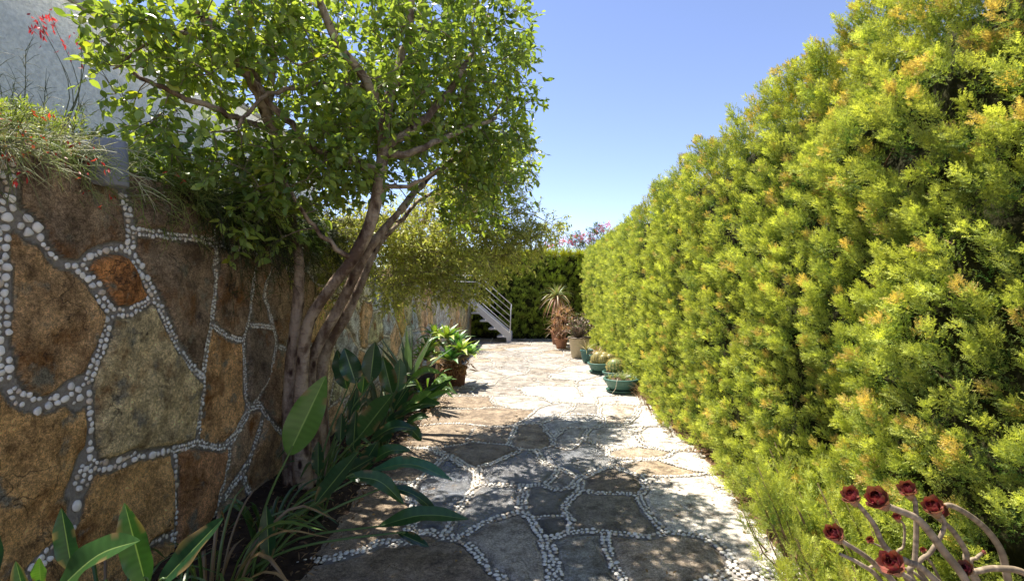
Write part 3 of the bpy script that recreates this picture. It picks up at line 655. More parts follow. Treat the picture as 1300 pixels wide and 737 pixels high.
plumes(mb, np.stack([A, B, 2.5 + 0*A], 1), np.tile([0, -.3, 1.], (len(A), 1)), .35, .3, 1, .22, .09, 22, SP4, ((.2,.23,.03), (.50, .48, .04), (.5,.3,.1)), .10, .05)  # top shoots yellower than the face: sunlight put into their colour
part(mb, 'foliage', M['hedge'], bh, smooth=False)
mb = MB(); box(mb, (-3.7, 15.96, 0), (2.3, 16.6, 2.58), (.03, .03, .013), .05); part(mb, 'dark_core', M['soil'], bh)  # plain box behind the shoots, painted dark as the shaded inside

# ---------------------------------------------------------------- trees
def crown(leaf, wood, limbs, lobes, ntw, nleaf, L, Wd, tpl, cf, drop=-.15, twl=.3, tw_r=.004, seed=1, up=.5):
    """limbs: polylines; lobes: (centre, radii, share). Twigs grow off the nearest wood, each set with leaves."""
    r = np.random.default_rng(seed); cen = []
    sh = np.array([l[2] for l in lobes]); sh = sh / sh.sum()
    for (c, rd, _), s in zip(lobes, sh):
        m = int(ntw * s); q = nrm(r.normal(size=(m, 3))) * (r.random((m, 1)) ** .42); cen.append(np.array(c) + q * np.array(rd))
    cen = np.concatenate(cen)
    cen = cen[vn(cen[:, 0]*2.4, cen[:, 1]*2.4, cen[:, 2]*2.4, seed+50) > -.40]
    nodes = np.concatenate([smooth_path(l, 6) for l in limbs])
    d0 = np.min(np.linalg.norm(cen[:, None] - nodes[None], axis=2), axis=1); cen = cen[np.argsort(d0)]
    nl = list(nodes); pos = []; DD = []; tone = []
    for c in cen:
        A = np.array(nl); dd = np.linalg.norm(A - c, axis=1) + .35*np.maximum(0, A[:, 2] - c[2]); s = A[np.argmin(dd)]
        dv = c - s; ln = np.linalg.norm(dv)
        if ln > .12:
            m = s + dv*.5 + r.normal(0, .07, 3)*ln + np.array([0, 0, .06*ln]); p = smooth_path([s, m, c], 3)
            tube(wood, p, [tw_r*(1 + ln*2.2), tw_r], 4, (.20, .15, .10), cap=False); nl.extend(p[2:])
        for b in range(3):
            d = nrm(nrm(dv + 1e-6)*.8 + r.normal(0, .55, 3) + np.array([0, 0, drop])); tl = twl * r.uniform(.6, 1.1); e = c + d*tl
            tube(wood, [c, c + d*tl*.5 + np.array([0, 0, .02]), e], [tw_r*.8, tw_r*.35], 3, (.20, .17, .09), cap=False)
            k = nleaf // 3; t = r.uniform(.08, 1, k)[:, None]; pos.append(c + d*tl*t); ax = nrm(r.normal(size=(k, 3))); DD.append(nrm(d*.7 + ax*.9 + np.array([0, 0, drop*.6]))); tone.append(np.full(k, r.random()))
    pos, DD, tone = np.concatenate(pos), np.concatenate(DD), np.concatenate(tone); k = len(pos)
    Nn = r.normal(size=(k, 3))*.55 + np.array([-.15, .1, up*2])
    s = r.uniform(.55, 1.15, k)
    inst(leaf, tpl[0], tpl[1], pos, DD, Nn, L*s, Wd*s*r.uniform(.85, 1.15, k), cf(k, tone, r, pos))
LF = (LEAF_V, LEAF_T); SF = (SLEAF_V, SLEAF_T)
ft = thing('tree', (-1.78, 3.85, 0), 'multi stemmed evergreen tree with glossy leaves leaning up beside the stone wall', 'tree')
mb = MB()
stems = [([(374,640,3.85),(370,560,3.85),(370,480,3.85),(375,420,3.82),(380,350,3.8),(375,300,3.8),(366,262,3.75)], [.12,.072,.052,.046]),
 ([(386,640,3.8),(382,540,3.78),(384,470,3.75),(392,410,3.7),(420,365,3.65),(447,330,3.62),(470,285,3.6),(482,230,3.6),(487,180,3.6),(488,145,3.6)], [.11,.068,.055,.06,.06,.055]),
 ([(398,640,3.9),(396,540,3.9),(394,470,3.9),(408,430,3.88),(436,380,3.85),(462,325,3.85),(485,295,3.9),(508,268,4.0)], [.115,.072,.056,.055,.05,.03]),
 ([(410,630,4.05),(406,530,4.05),(412,450,4.05),(440,400,4.05),(455,368,4.1),(478,315,4.2),(505,285,4.35)], [.11,.08,.055,.045,.022])]
limbs = []
for pts, rad in stems:
    p = smooth_path([P(*q) for q in pts], 6); p[0][2] = -.03
    tube(mb, p, np.array(rad)*.70, 14, (1, 1, 1), rough=.10); limbs.append(np.array([P(*q) for q in pts[-4:]]))
br = [([(487,170,3.6),(470,110,3.5),(430,60,3.4),(395,-20,3.3)],[.04,.022]), ([(487,150,3.6),(505,90,3.7),(520,30,3.8),(530,-60,3.9)],[.04,.02]), ([(488,190,3.6),(540,150,3.8),(590,90,4.2),(620,20,4.6)],[.035,.018]),
 ([(484,215,3.6),(440,205,3.5),(400,190,3.4),(360,150,3.3),(320,100,3.2)],[.034,.018]), ([(486,200,3.6),(530,190,3.7),(575,170,4.0),(630,150,4.5)],[.03,.014]), ([(508,268,4.0),(540,230,4.4),(590,190,5.0),(640,130,5.4)],[.03,.014]),
 ([(366,262,3.75),(352,180,3.5),(325,110,3.3),(285,60,3.1),(245,5,3.0),(215,-50,2.95)],[.045,.04,.022]), ([(325,110,3.3),(310,50,3.3),(290,-20,3.3)],[.028,.016]), ([(352,170,3.5),(300,150,3.2),(250,130,2.95),(200,110,2.8),(165,90,2.75)],[.022,.010]),
 ([(340,150,3.4),(345,80,3.5),(360,0,3.6),(370,-80,3.7)],[.028,.016]), ([(470,110,3.5),(400,110,3.4),(340,120,3.2),(300,160,3.0)],[.02,.01]), ([(480,240,3.6),(520,235,3.5),(560,215,3.4)],[.018,.008]), ([(505,285,4.35),(540,250,4.7),(600,230,5.2)],[.02,.01]),
 ([(285,60,3.1),(220,40,2.85),(160,25,2.7),(125,20,2.65)],[.016,.006]),([(260,30,3.0),(180,60,2.8),(150,90,2.75)],[.012,.005]), ([(447,330,3.62),(400,290,3.4),(360,230,3.2)],[.02,.008])]
for pts, rad in br:
    p = smooth_path([P(*q) for q in pts], 5); p = p + rng.normal(0, .008, p.shape); tube(mb, p, rad, 8, (1, 1, 1), rough=.08); limbs.append(np.array([P(*q) for q in pts]))
part(mb, 'trunk', M['bark'], ft)
leaf, wood = MB(), MB()
def lobe(px, py, Y, rx, ry, rz, s): return (P(px, py, Y), (rx/F*Y, ry, rz/F*Y), s)
lob = [lobe(450,90,3.7,120,.75,120,9), lobe(560,60,4.3,105,.8,115,9), lobe(585,160,4.6,75,.7,85,6.5), lobe(330,60,3.3,110,.6,90,4.2), lobe(420,-80,3.6,170,.9,80,1.6), lobe(580,-60,4.2,110,.9,80,1.5),
       lobe(380,210,3.4,80,.45,58,4.4), lobe(215,70,2.9,80,.35,62,1.7), lobe(165,35,2.75,50,.25,38,.6), lobe(190,150,2.85,50,.25,45,.7), lobe(260,200,3.0,45,.3,45,.7), lobe(500,170,3.9,75,.5,65,3), lobe(345,270,3.35,45,.3,45,1.3), lobe(470,215,3.7,60,.4,50,1.5), lobe(620,190,4.9,60,.5,75,2.5), lobe(640,80,4.7,42,.5,90,2.4), lobe(600,240,4.9,55,.5,50,2.2), lobe(380,60,4.4,150,.5,150,5)]
def cf(k, tone, r, pos):
    g = (tone*.6 + r.random(k)*.4)[:, None]; C = np.array([.09, .165, .04])*(1-g) + np.array([.36, .45, .10])*g
    y = r.random(k) < .05; C[y] = (.34, .38, .04); return C * r.uniform(.8, 1.2, (k, 1))
crown(leaf, wood, limbs, lob, 1400, 21, .072, .036, LF, cf, -.1, .24, .0032, 3)
part(wood, 'twigs', M['stem'], ft); part(leaf, 'crown', M['ficus'], ft)

st = thing('tree', P(500, 369, 6.2)*np.array([1, 1, 0]) + np.array([-.75, 0, 1.7]), 'drooping small leaved tree with pale variegated yellow green foliage in front of the far steps', 'tree')
mb = MB(); b0 = np.array(st.location)
lim2 = [[b0, b0 + (.1, -.1, .6), P(520, 300, 6.0), P(560, 240, 6.1), P(610, 200, 6.2)], [b0 + (.1, -.1, .6), P(500, 280, 5.8), P(540, 330, 5.5), P(590, 330, 5.6)], [P(540, 260, 6.0), P(600, 290, 6.2), P(650, 310, 6.4), P(680, 300, 6.6)],
        [b0 + (.05, -.05, .5), P(470, 300, 5.3), P(500, 340, 5.1)], [P(600, 290, 6.2), P(660, 270, 6.5), P(700, 285, 6.7)]]
for p, rd in zip(lim2, ([.07, .025], [.035, .012], [.03, .01], [.03, .01], [.012, .005])):
    q = smooth_path(p, 5); q[1:-1] += rng.normal(0, .01, q[1:-1].shape); tube(mb, q, rd, 9, (1, 1, 1), rough=.08)
part(mb, 'trunk', M['bark'], st)
leaf, wood = MB(), MB()
lob = [lobe(515,315,5.2,75,.4,50,6), lobe(570,280,5.8,70,.5,65,6), lobe(620,250,6.3,48,.5,70,5), lobe(630,320,6.2,40,.4,45,3.2), lobe(590,350,5.6,42,.35,36,2.4), lobe(665,300,6.4,28,.3,36,1.6), lobe(500,365,5.0,24,.2,24,.7), lobe(640,200,6.5,36,.4,40,2), lobe(690,288,6.6,30,.25,20,.9), lobe(600,200,6.3,50,.5,50,3), lobe(560,340,5.4,60,.3,40,3), lobe(440,300,4.9,50,.3,50,2.2), lobe(350,330,4.3,30,.2,40,.5), lobe(420,350,4.7,30,.2,30,.5)]
def cf2(k, tone, r, pos):
    g = (tone*.5 + r.random(k)*.5)[:, None]; C = np.array([.20, .26, .06])*(1-g) + np.array([.62, .62, .17])*g
    y = r.random(k) < .12; C[y] = (.50, .46, .20); return C * r.uniform(.8, 1.2, (k, 1))
crown(leaf, wood, lim2, lob, 1900, 27, .052, .020, SF, cf2, -.5, .22, .0028, 5, .35)
part(wood, 'twigs', M['stem'], st); part(leaf, 'crown', M['soft'], st)

# oleander behind the hedges
ot = thing('flowering_shrub', (1.5, 17.3, 0), 'tall shrub with pink flowers showing over the top of the far hedge', 'shrub')
leaf, wood, fl = MB(), MB(), MB(); lim = [[(1.5, 17.3, -.03), (1.4, 17.2, 1.2), (1.0, 17.1, 2.6)], [(1.5, 17.3, -.03), (1.7, 17.2, 1.4), (1.9, 17.1, 3.2)], [(1.45, 17.25, .5), (.8, 17.2, 1.8), (.3, 17.1, 2.6)]]
lim = [[np.array(q, float) for q in l] for l in lim]
for l in lim: tube(wood, smooth_path(l, 4), [.03, .012], 6, (.2, .16, .11))
lob = [(P(705,318,17), (.4, .3, .25), 1), (P(735,311,17), (.45, .3, .35), 1.5), (P(760,304,17), (.35, .3, .42), 1.6), (P(785,306,17), (.3, .3, .4), 1)]
crown(leaf, wood, lim, lob, 130, 24, .10, .026, SF, lambda k, t, r, p: np.array([.07, .12, .03])*r.uniform(.6, 1.5, (k, 1)), .2, .28, .004, 8)
pts = []
for px, py in [(694,316),(700,314),(712,311),(715,307),(724,309),(731,303),(738,306),(741,300),(752,303),(762,291),(766,295),(757,297),(771,288),(747,309),(728,313),(776,297)]:
    c = P(px, py - 2, 16.9); k = 40; pts.append(c + rng.normal(0, .06, (k, 3)))
pts = np.concatenate(pts); k = len(pts); inst(fl, *SF, pts, rdir(k, (0, -.3, .5)), rdir(k, (0, 0, .6)), .05, .042, np.array([.75, .16, .34])*rng.uniform(.7, 1.3, (k, 1)))
part(wood, 'stems', M['stem'], ot); part(leaf, 'foliage', M['soft'], ot); part(fl, 'flowers', M['soft'], ot, kind='stuff')

# ---------------------------------------------------------------- stairs at the far end
stt = thing('outdoor_staircase', (-1.4, 14.9, 0), 'pale grey metal staircase with slim rails climbing left to the terrace at the path end', 'staircase')
x0, z0, x1, z1 = -.80, .14, -2.12, 1.34; sl_ = (z1 - z0)/(x1 - x0); PC = (.62, .62, .64)
def stringer(y):
    mb = MB(); T = []; th = .05
    prof = [(x0+.05, -.01), (x0+.05, z0+.14), (x0-.04, z0+.20), (x1, z1+.10), (x1, z1-.10), (x0-.08, z0), (x0-.08, -.01)]
    V = [(x, y-th/2, z) for x, z in prof] + [(x, y+th/2, z) for x, z in prof]; n = len(prof)
    for f in ((0,1,6),(1,2,5),(1,5,6),(2,3,4),(2,4,5)): T += [f, tuple(n+q for q in f[::-1])]
    for i in range(n): j = (i+1) % n; T += [(i, i+n, j+n), (i, j+n, j)]
    mb.add(V, T, PC); part(mb, 'stringer', M['metal'], stt, smooth=False)
stringer(14.62); stringer(15.38)
for k in range(5):
    z = .2 + k*.225; x = x0 - .08 + (z - z0)/sl_
    mb = MB(); box(mb, (x-.20, 14.60, z-.045), (x+.13, 15.40, z), PC); part(mb, 'tread', M['metal'], stt)
mb = MB(); box(mb, (-2.9, 14.6, 1.42), (-2.08, 15.5, 1.49), PC); part(mb, 'landing', M['metal'], stt)
def rail(y):
    for x in (x0, x1+.42): 
        mb = MB(); zb = z0 + .17 + (x - x0)*sl_; tube(mb, [(x+.02, y, zb-.05), (x+.06, y, zb+.80)], .016, 8, PC); part(mb, 'post', M['metal'], stt)
    for h in (.82, .64, .46, .28, .12):
        mb = MB(); tube(mb, [(x0+.055, y, z0+.15+h), (x1+.44, y, z0+.15+h + (x1+.42-x0)*sl_)], .015 if h > .8 else .010, 8, PC); part(mb, 'rail', M['metal'], stt)
rail(14.62)
for h in (.1, .28, .46, .64):
    mb = MB(); tube(mb, [(-1.70, 14.62, 1.28+h), (-2.6, 14.62, 1.28+h+.02)], .012, 8, PC); part(mb, 'rail', M['metal'], stt)
mb = MB(); tube(mb, [(-2.05, 14.62, 1.3), (-2.05, 14.62, 2.0)], .016, 8, PC); part(mb, 'post', M['metal'], stt)

# ---------------------------------------------------------------- broad leaved plants on the left
def sleaf(leafmb, stemmb, gnd, b, tip, wpx, Y, nh=(.15, -1, .25), c=(.055, .125, .028), Yt=None, bow=(0, 0, 0), mid=(.22, .30, .10), fold=.28):
    B = P(b[0], b[1], Y); T_ = P(tip[0], tip[1], Yt or Y); m = (B + T_)/2 + np.array(bow)
    blade(leafmb, [B, m, T_], wpx/F*Y, nh, c, fold, .10, mid, 'ell', 26)
    g = np.array(gnd); mm = g*.5 + B*.5 + np.array([0, 0, .06]) - (B-g)*np.array([.12, .12, 0])
    tube(stemmb, smooth_path([g, mm, B, B + (m-B)*.25], 4), [.009, .006, .003], 6, (.10, .17, .05))
def paradise(loc, label, leaves, group='broad leaved clumps beside the wall'):
    t = thing('bird_of_paradise_plant', loc, label, 'plant', group); stb = MB()
    for lf in leaves:
        L = MB(); g = np.array(loc) + np.array([random.uniform(-.07, .07), random.uniform(-.07, .07), -.02]); kw = lf[4] if len(lf) > 4 else {}
        sleaf(L, stb, g, lf[0], lf[1], lf[2], lf[3], **kw); part(L, 'leaf', M['broad'], t)
    part(stb, 'stems', M['succ'], t); return t
D1, D2, D3 = (.020, .058, .024), (.036, .088, .024), (.13, .24, .045)
paradise((-1.28, 1.55, .04), 'broad leaved plant in the bottom left corner with upright cupped leaves', [
 ((92,726),(78,645),28,1.5,{'c':D1}), ((52,745),(50,708),18,1.45,{'c':D3}), ((70,752),(178,686),50,1.4,{'c':D2,'nh':(.3,-.5,.9),'bow':(0,0,.03)}), ((186,745),(158,638),38,1.55,{'c':D2}), ((200,745),(284,657),38,1.5,{'c':D1,'nh':(-.3,-.8,.6)}),
 ((-6,735),(-10,650),26,1.45,{'c':D1}), ((40,790),(20,712),26,1.4,{'c':D2}), ((130,800),(135,735),30,1.4,{'c':D2})])
paradise((-1.50, 2.62, .04), 'clump with one big bright upright leaf before the tree trunk', [
 ((366,578),(414,477),42,2.6,{'c':(.085,.17,.035),'nh':(.2,-1,.1),'mid':(.28,.4,.12)}), ((480,668),(595,659),26,2.7,{'c':D2,'nh':(0,-.5,1),'bow':(0,0,.04)}), ((466,600),(575,610),26,2.9,{'c':(.05,.14,.07),'nh':(0,-.3,1),'bow':(0,0,.07)}),
 ((440,605),(513,640),22,2.75,{'c':D2,'nh':(.3,-.6,.8),'bow':(.02,0,.05)}), ((490,618),(560,656),16,2.8,{'c':D1,'nh':(0,-.4,1),'bow':(0,0,.04)}), ((400,640),(456,572),26,2.6,{'c':D1,'nh':(-.4,-.9,.3)}), ((342,712),(338,640),20,2.4,{'c':D1}), ((505,676),(545,694),16,2.7,{'c':D1,'nh':(0,-.4,1)})])
paradise((-1.45, 3.35, .04), 'clump of tall upright dark paddle leaves standing right of the tree trunk', [
 ((441,494),(428,444),25,3.5,{'c':D1,'nh':(-.3,-1,.1)}), ((452,487),(437,442),27,3.4,{'c':D1,'nh':(.3,-1,.1)}), ((470,486),(476,434),25,3.4,{'c':D1}), ((460,500),(463,472),14,3.5,{'c':D1}), ((444,535),(453,492),17,3.4,{'c':D1,'nh':(.7,-.7,.1)}),
 ((432,562),(434,524),14,3.3,{'c':D1}), ((455,556),(499,500),36,3.2,{'c':D2,'nh':(-.4,-.9,.4)}), ((404,603),(404,560),16,3.2,{'c':D1}), ((448,575),(452,520),20,3.35,{'c':D1}), ((470,560),(530,545),20,3.3,{'c':D1,'nh':(0,-.6,.9),'bow':(0,0,.05)}), ((455,600),(480,560),22,3.1,{'c':D1}), ((440,600),(475,580),20,3.0,{'c':D1,'nh':(0,-.7,.7)}),
 ((466,590),(522,572),20,3.1,{'c':D2,'nh':(0,-.6,.9),'bow':(0,0,.04)})])
paradise((-1.42, 4.55, .04), 'clump of glossy arching leaves catching the sun in the middle of the bed', [
 ((498,500),(486,452),22,4.6,{'c':D2}), ((505,498),(508,455),20,4.7,{'c':(.06,.13,.08),'nh':(.6,-.8,.1)}), ((520,483),(560,474),18,4.6,{'c':D3,'nh':(0,-.5,1),'bow':(0,0,.05)}), ((500,530),(560,513),24,4.4,{'c':D2,'nh':(0,-.6,.9),'bow':(0,0,.05)}), ((520,512),(548,497),16,4.4,{'c':D3,'nh':(0,-.6,.8)}),
 ((530,515),(575,480),12,4.8,{'c':D2,'nh':(0,-.6,.8)}), ((540,508),(572,496),14,4.6,{'c':D3,'nh':(0,-.5,.9)}), ((508,545),(535,560),18,4.3,{'c':D2,'nh':(.2,-.6,.8),'bow':(0,0,.05)}), ((490,545),(515,520),18,4.4,{'c':D1}), ((480,560),(505,535),18,4.2,{'c':D1}), ((500,520),(520,490),16,4.6,{'c':D1}), ((515,540),(545,530),16,4.3,{'c':D2,'nh':(0,-.5,1),'bow':(0,0,.03)}), ((535,500),(560,488),12,4.8,{'c':D2,'nh':(0,-.5,1)})])
# long strap leaves
def strap_clump(loc, label, n, L, wd, cols, lean, seed, name='strap_leaved_plant', mats='broad', group=None, spread=.45):
    r = random.Random(seed); t = thing(name, loc, label, 'plant', group); mb = MB()
    for i in range(n):
        a = r.uniform(0, 2*pi); g = np.array(loc) + np.array([cos(a)*.06, sin(a)*.06, -.02]); ln = L * r.uniform(.6, 1.1)
        dx, dy = cos(a)*spread + lean[0], sin(a)*spread + lean[1]; h = r.uniform(.55, .95)
        p = [g, g + np.array([dx*.25, dy*.25, h*.5])*ln, g + np.array([dx*.7, dy*.7, h*.8])*ln, g + np.array([dx*1.25, dy*1.25, h*(.85 if r.random() < .4 else .55)])*ln]
        c = np.array(cols[r.randrange(len(cols))])*r.uniform(.8, 1.2); blade(mb, p, wd*r.uniform(.7, 1.2), (-.1*dx, -.6, .8), c, .35, 0, None, 'strap', 12)
    part(mb, 'leaves', M[mats], t); return t
strap_clump((-1.42, 2.28, .03), 'clump of long narrow grassy leaves arching right at the base of the wall', 30, .72, .015, [(.06,.12,.03), (.09,.16,.04), (.12,.17,.05), (.22,.15,.08)], (.35, .0), 3, group='long leaved clumps')
strap_clump((-1.62, 1.95, .03), 'thin upright grassy clump close against the wall behind the corner plant', 24, .62, .014, [(.06,.12,.03), (.10,.15,.05), (.2,.14,.08)], (.1, .05), 4, group='long leaved clumps')
strap_clump((-1.55, 2.95, .03), 'dark grassy leaves crowding the foot of the tree', 24, .50, .022, [(.05,.10,.03), (.07,.12,.03)], (.15, -.1), 5, group='long leaved clumps')
strap_clump((-1.60, 5.3, .03), 'tall grey green sword leaves beside the wall', 20, .95, .045, [(.16,.22,.13), (.12,.17,.09)], (.03, 0), 6, mats='succ', spread=.25)
strap_clump((-1.62, 3.95, .03), 'low dark green tuft between the tree and the sunlit clump', 26, .55, .028, [(.05,.11,.03), (.08,.14,.04)], (.12, -.1), 7, group='long leaved clumps')
strap_clump((-1.38, 6.5, .03), 'green tuft of sword leaves in front of the terracotta pot', 44, .62, .045, [(.10,.18,.05), (.14,.24,.06), (.07,.12,.04)], (.1, -.1), 8, group='long leaved clumps')

def rosette(mb, c, n, L, wd, cols, el0=75, el1=5, droop=.0, seed=0, prof='agave', axis=(0, 0, 1), fold=.3, nseg=8, mid=None):
    r = random.Random(seed); ax = nrm(axis); u = nrm(np.cross(ax, (0.2, 1, .1))); v = np.cross(ax, u)
    for i in range(n):
        f = i / max(1, n-1); a = i*2.39996 + r.uniform(-.1, .1); el = R(el0 + (el1 - el0)*f + r.uniform(-6, 6)); d = (u*cos(a) + v*sin(a))*cos(el) + ax*sin(el)
        ln = L*(.55 + .45*min(1, f*1.6))*r.uniform(.85, 1.1); e = c + d*ln + np.array([0, 0, -droop*ln*f]); m = c + d*ln*.5 + np.array([0, 0, droop*.12*ln])
        blade(mb, [c, m, e], wd*(.6 + .4*min(1, f*1.6)), ax*.9 - d*.5, np.array(cols[r.randrange(len(cols))])*r.uniform(.85, 1.15), fold, 0, mid, prof, nseg)
def potmesh(mb, c, r0, r1, h, col_, rim=.02, inner=(.09, .065, .045), sx=1):
    prof = [(0, 0), (r0*.96, 0), (r0, .008), (r1-.004, h-rim*1.4), (r1-.002, h-rim*1.35), (r1+rim*.45, h-rim*1.2), (r1+rim*.5, h-.004), (r1+rim*.3, h), (r1-rim*.5, h), (r1-rim*.6, h-.03)]
    lathe(mb, prof, c, 36, col_, sx)
def soilmesh(mb, c, r, z, sx=1): lathe(mb, [(r, z-.01), (r*.6, z+.004), (0.001, z+.012)], c, 24, (.12, .085, .055), sx)

at = thing('potted_agave', (-1.28, 8.1, .0), 'bright green soft rosettes spilling from a crumbling terracotta pot beside the wall', 'potted plant')
mb = MB(); potmesh(mb, (-1.28, 8.1, .0), .13, .165, .30, (.20, .10, .06), .03); part(mb, 'pot', M['terracotta'], at)
mb = MB()
for i, (px, py, Y) in enumerate([(545,445,8.3),(568,430,8.1),(584,447,7.9),(552,428,8.5),(572,458,7.75),(538,456,8.0),(596,452,8.1),(580,436,8.4)]):
    c = P(px, py, Y); rosette(mb, c, 17, .40, .11, [(.17,.34,.07), (.24,.42,.07), (.10,.24,.08), (.40,.48,.08)], 80, 5, .25, i)
    tube(mb, smooth_path([(-1.28, 8.1, .36), (c + np.array([-1.28, 8.1, .4]))/2, c], 3), .022, 7, (.25, .2, .12))
part(mb, 'rosettes', M['succ'], at)
mb = MB(); k = 110; inst(mb, *SF, np.array([-1.28, 7.95, .33]) + rng.normal(0, 1, (k, 3))*(.12, .1, .05), rdir(k, (0, -.5, -.6)), rdir(k), .18, .025, np.array([.34, .20, .11])*rng.uniform(.6, 1.3, (k, 1))); part(mb, 'dead_leaves', M['soft'], at)
bt = thing('bromeliad', (-1.38, 6.9, .03), 'small pinkish dry rosette in front of the terracotta pot', 'plant')
mb = MB(); rosette(mb, P(556, 462, 6.95), 26, .16, .018, [(.42,.24,.15), (.36,.26,.16)], 80, -5, .2, 11, 'taper'); tube(mb, [(-1.38, 6.9, 0), P(556, 462, 6.95)], [.02, .03], 7, (.2, .13, .08)); part(mb, 'leaves', M['soft'], bt)
gt = thing('agave', (-1.65, 6.6, .03), 'tall grey green agave leaves leaning on the wall behind the sunlit clump', 'plant')
mb = MB(); rosette(mb, np.array([-1.65, 6.6, .25]), 13, .95, .10, [(.14,.20,.14), (.18,.24,.17)], 85, 45, .05, 17, 'agave', fold=.5, nseg=12); tube(mb, [(-1.65, 6.6, -.02), (-1.65, 6.6, .3)], [.07, .05], 8, (.2, .16, .1)); part(mb, 'leaves', M['succ'], gt)

# ---------------------------------------------------------------- pots on the right
kt = thing('potted_aloe', (.60, 14.2, 0), 'tall spiky aloe on a bare stem in a terracotta pot against the back hedge', 'potted plant')
mb = MB(); potmesh(mb, (.60, 14.2, 0), .17, .22, .38, (.28, .15, .10), .03); part(mb, 'pot', M['terracotta'], kt)
mb = MB(); c = P(707, 376, 14.0); tube(mb, smooth_path([(.60, 14.2, .3), (.58, 14.15, .8), c], 4), [.07, .055], 9, (.30, .20, .13)); part(mb, 'trunk', M['stem'], kt)
mb = MB(); rosette(mb, c, 46, .62, .055, [(.32,.36,.14), (.26,.32,.16), (.40,.30,.15)], 80, -18, .35, 21, 'taper', fold=.4, nseg=10)
rosette(mb, c - np.array([0, 0, .05]), 34, .62, .05, [(.45,.24,.15), (.40,.20,.12), (.42,.32,.2)], 5, -45, .5, 22, 'taper', nseg=9); part(mb, 'leaves', M['succ'], kt)
ct = thing('potted_bromeliad', (.58, 13.2, 0), 'pinkish spiky succulent mound between the aloe and the large beige pot', 'potted plant')
mb = MB(); potmesh(mb, (.62, 13.2, 0), .12, .17, .26, (.36, .19, .12), .02); part(mb, 'pot', M['terracotta'], ct)
mb = MB()
for i, (px, py, Y) in enumerate([(708,402,13.2),(714,408,13.1),(720,398,13.3),(704,412,13.0),(714,420,12.9),(724,408,13.2),(703,422,12.9),(722,420,12.9),(712,395,13.4)]): rosette(mb, P(px, py, Y), 26, .34, .03, [(.42,.22,.18), (.46,.30,.22), (.3,.2,.13)], 85, -15, .2, 30+i, 'taper'); tube(mb, [(.62, 13.2, .2), P(px, py, Y)], .02, 6, (.3, .2, .14))
part(mb, 'leaves', M['soft'], ct)
pt = thing('potted_succulent', (.93, 11.35, 0), 'large beige pot of bushy purple brown succulent at the foot of the hedge', 'potted plant')
mb = MB(); potmesh(mb, (.93, 11.35, 0), .165, .235, .47, (.50, .42, .27), .03)
part(mb, 'pot', M['ceramic'], pt); mb = MB(); tube(mb, np.array([(.93 + .252*cos(a), 11.35 + .252*sin(a), .46) for a in np.linspace(0, 2*pi, 41)]), .016, 8, (.22, .17, .12)); part(mb, 'rim', M['ceramic'], pt)
mb = MB(); soilmesh(mb, (.93, 11.35, 0), .22, .43); part(mb, 'soil', M['soil'], pt)
mb = MB(); sb = MB()
for i in range(64):
    c = np.array([.93, 11.35, .72]) + nrm(rng.normal(size=3))*np.array([.34, .30, .26])*rng.uniform(.5, 1); c[2] = max(c[2], .5)
    rosette(mb, c, 11, .075, .03, [(.28,.16,.15), (.20,.18,.10), (.36,.22,.17), (.16,.2,.08)], 70, 0, 0, 60+i, 'agave', nrm(c - np.array([.93, 11.35, .4])), nseg=5); tube(sb, [(.93, 11.35, .42), c], .008, 5, (.3, .23, .17))
part(mb, 'leaves', M['succ'], pt); part(sb, 'stems', M['stem'], pt)
GC = (.07, .155, .125)
def bowl(loc, r, h, label, saucer=True, colr=GC, sx=1):
    t = thing('potted_cactus', loc, label, 'potted plant', 'green pots in a row at the hedge foot')
    z = loc[2]
    if saucer:
        mb = MB(); lathe(mb, [(0, .002), (r*.80, .002), (r*.92, .035), (r*.88, .04), (r*.75, .012), (0, .012)], loc, 36, np.array(colr)*.85, sx); part(mb, 'saucer', M['ceramic'], t)
    mb = MB(); lathe(mb, [(0, .014), (r*.60, .014), (r*.80, h*.35), (r*.93, h*.8), (r*.94, h*.84), (r*1.04, h*.85), (r*1.05, h*.98), (r*1.0, h), (r*.93, h), (r*.90, h*.85)], loc, 40, colr, sx); part(mb, 'pot', M['ceramic'], t)
    mb = MB(); soilmesh(mb, loc, r*.92, h*.88, sx); part(mb, 'soil', M['soil'], t); return t
def cactus(t, c, r, colr, sy=1.0, spines=700):
    mb = MB(); V, T = ico(3); a = np.arctan2(V[:, 1], V[:, 0]); rb = 1 + .06*np.cos(a*16)*(1 - V[:, 2]**2)
    mb.add(V*np.stack([rb, rb, 0*rb + sy], 1)*r + c, T, colr); part(mb, 'body', M['succ'], t)
    mb = MB(); k = spines; d = nrm(rng.normal(size=(k, 3))); d = d[d[:, 2] > -.5]; a = np.round(np.arctan2(d[:, 1], d[:, 0])/(2*pi/16))*(2*pi/16); s = np.hypot(d[:, 0], d[:, 1]); d = np.stack([np.cos(a)*s, np.sin(a)*s, d[:, 2]], 1)
    inst(mb, *SF, c + d*r*np.array([1.05, 1.05, sy]), nrm(d + rng.normal(0, .5, d.shape)), rdir(len(d)), r*.28, r*.035, (.62, .50, .26)); part(mb, 'spines', M['soft'], t, kind='stuff')
b1 = bowl((1.24, 7.55, .015), .255, .20, 'front wide green bowl planter holding a low tuft of pale grassy succulents')
mb = MB()
for i in range(9): 
    a = i*.7; rosette(mb, np.array([1.24 + .14*cos(a)*(i % 3)/1.5, 7.52 + .12*sin(a), .2]), 16, .15, .014, [(.36,.40,.13), (.24,.34,.12), (.45,.40,.2)], 85, 25, .1, 80+i, 'taper')
part(mb, 'leaves', M['succ'], b1); mb = MB(); tube(mb, smooth_path([(1.15, 7.32, .24), (1.13, 7.27, .2), (1.11, 7.28, .1), (1.07, 7.3, .04)], 4), .004, 5, (.6, .55, .45)); part(mb, 'dry_stem', M['stem'], b1)
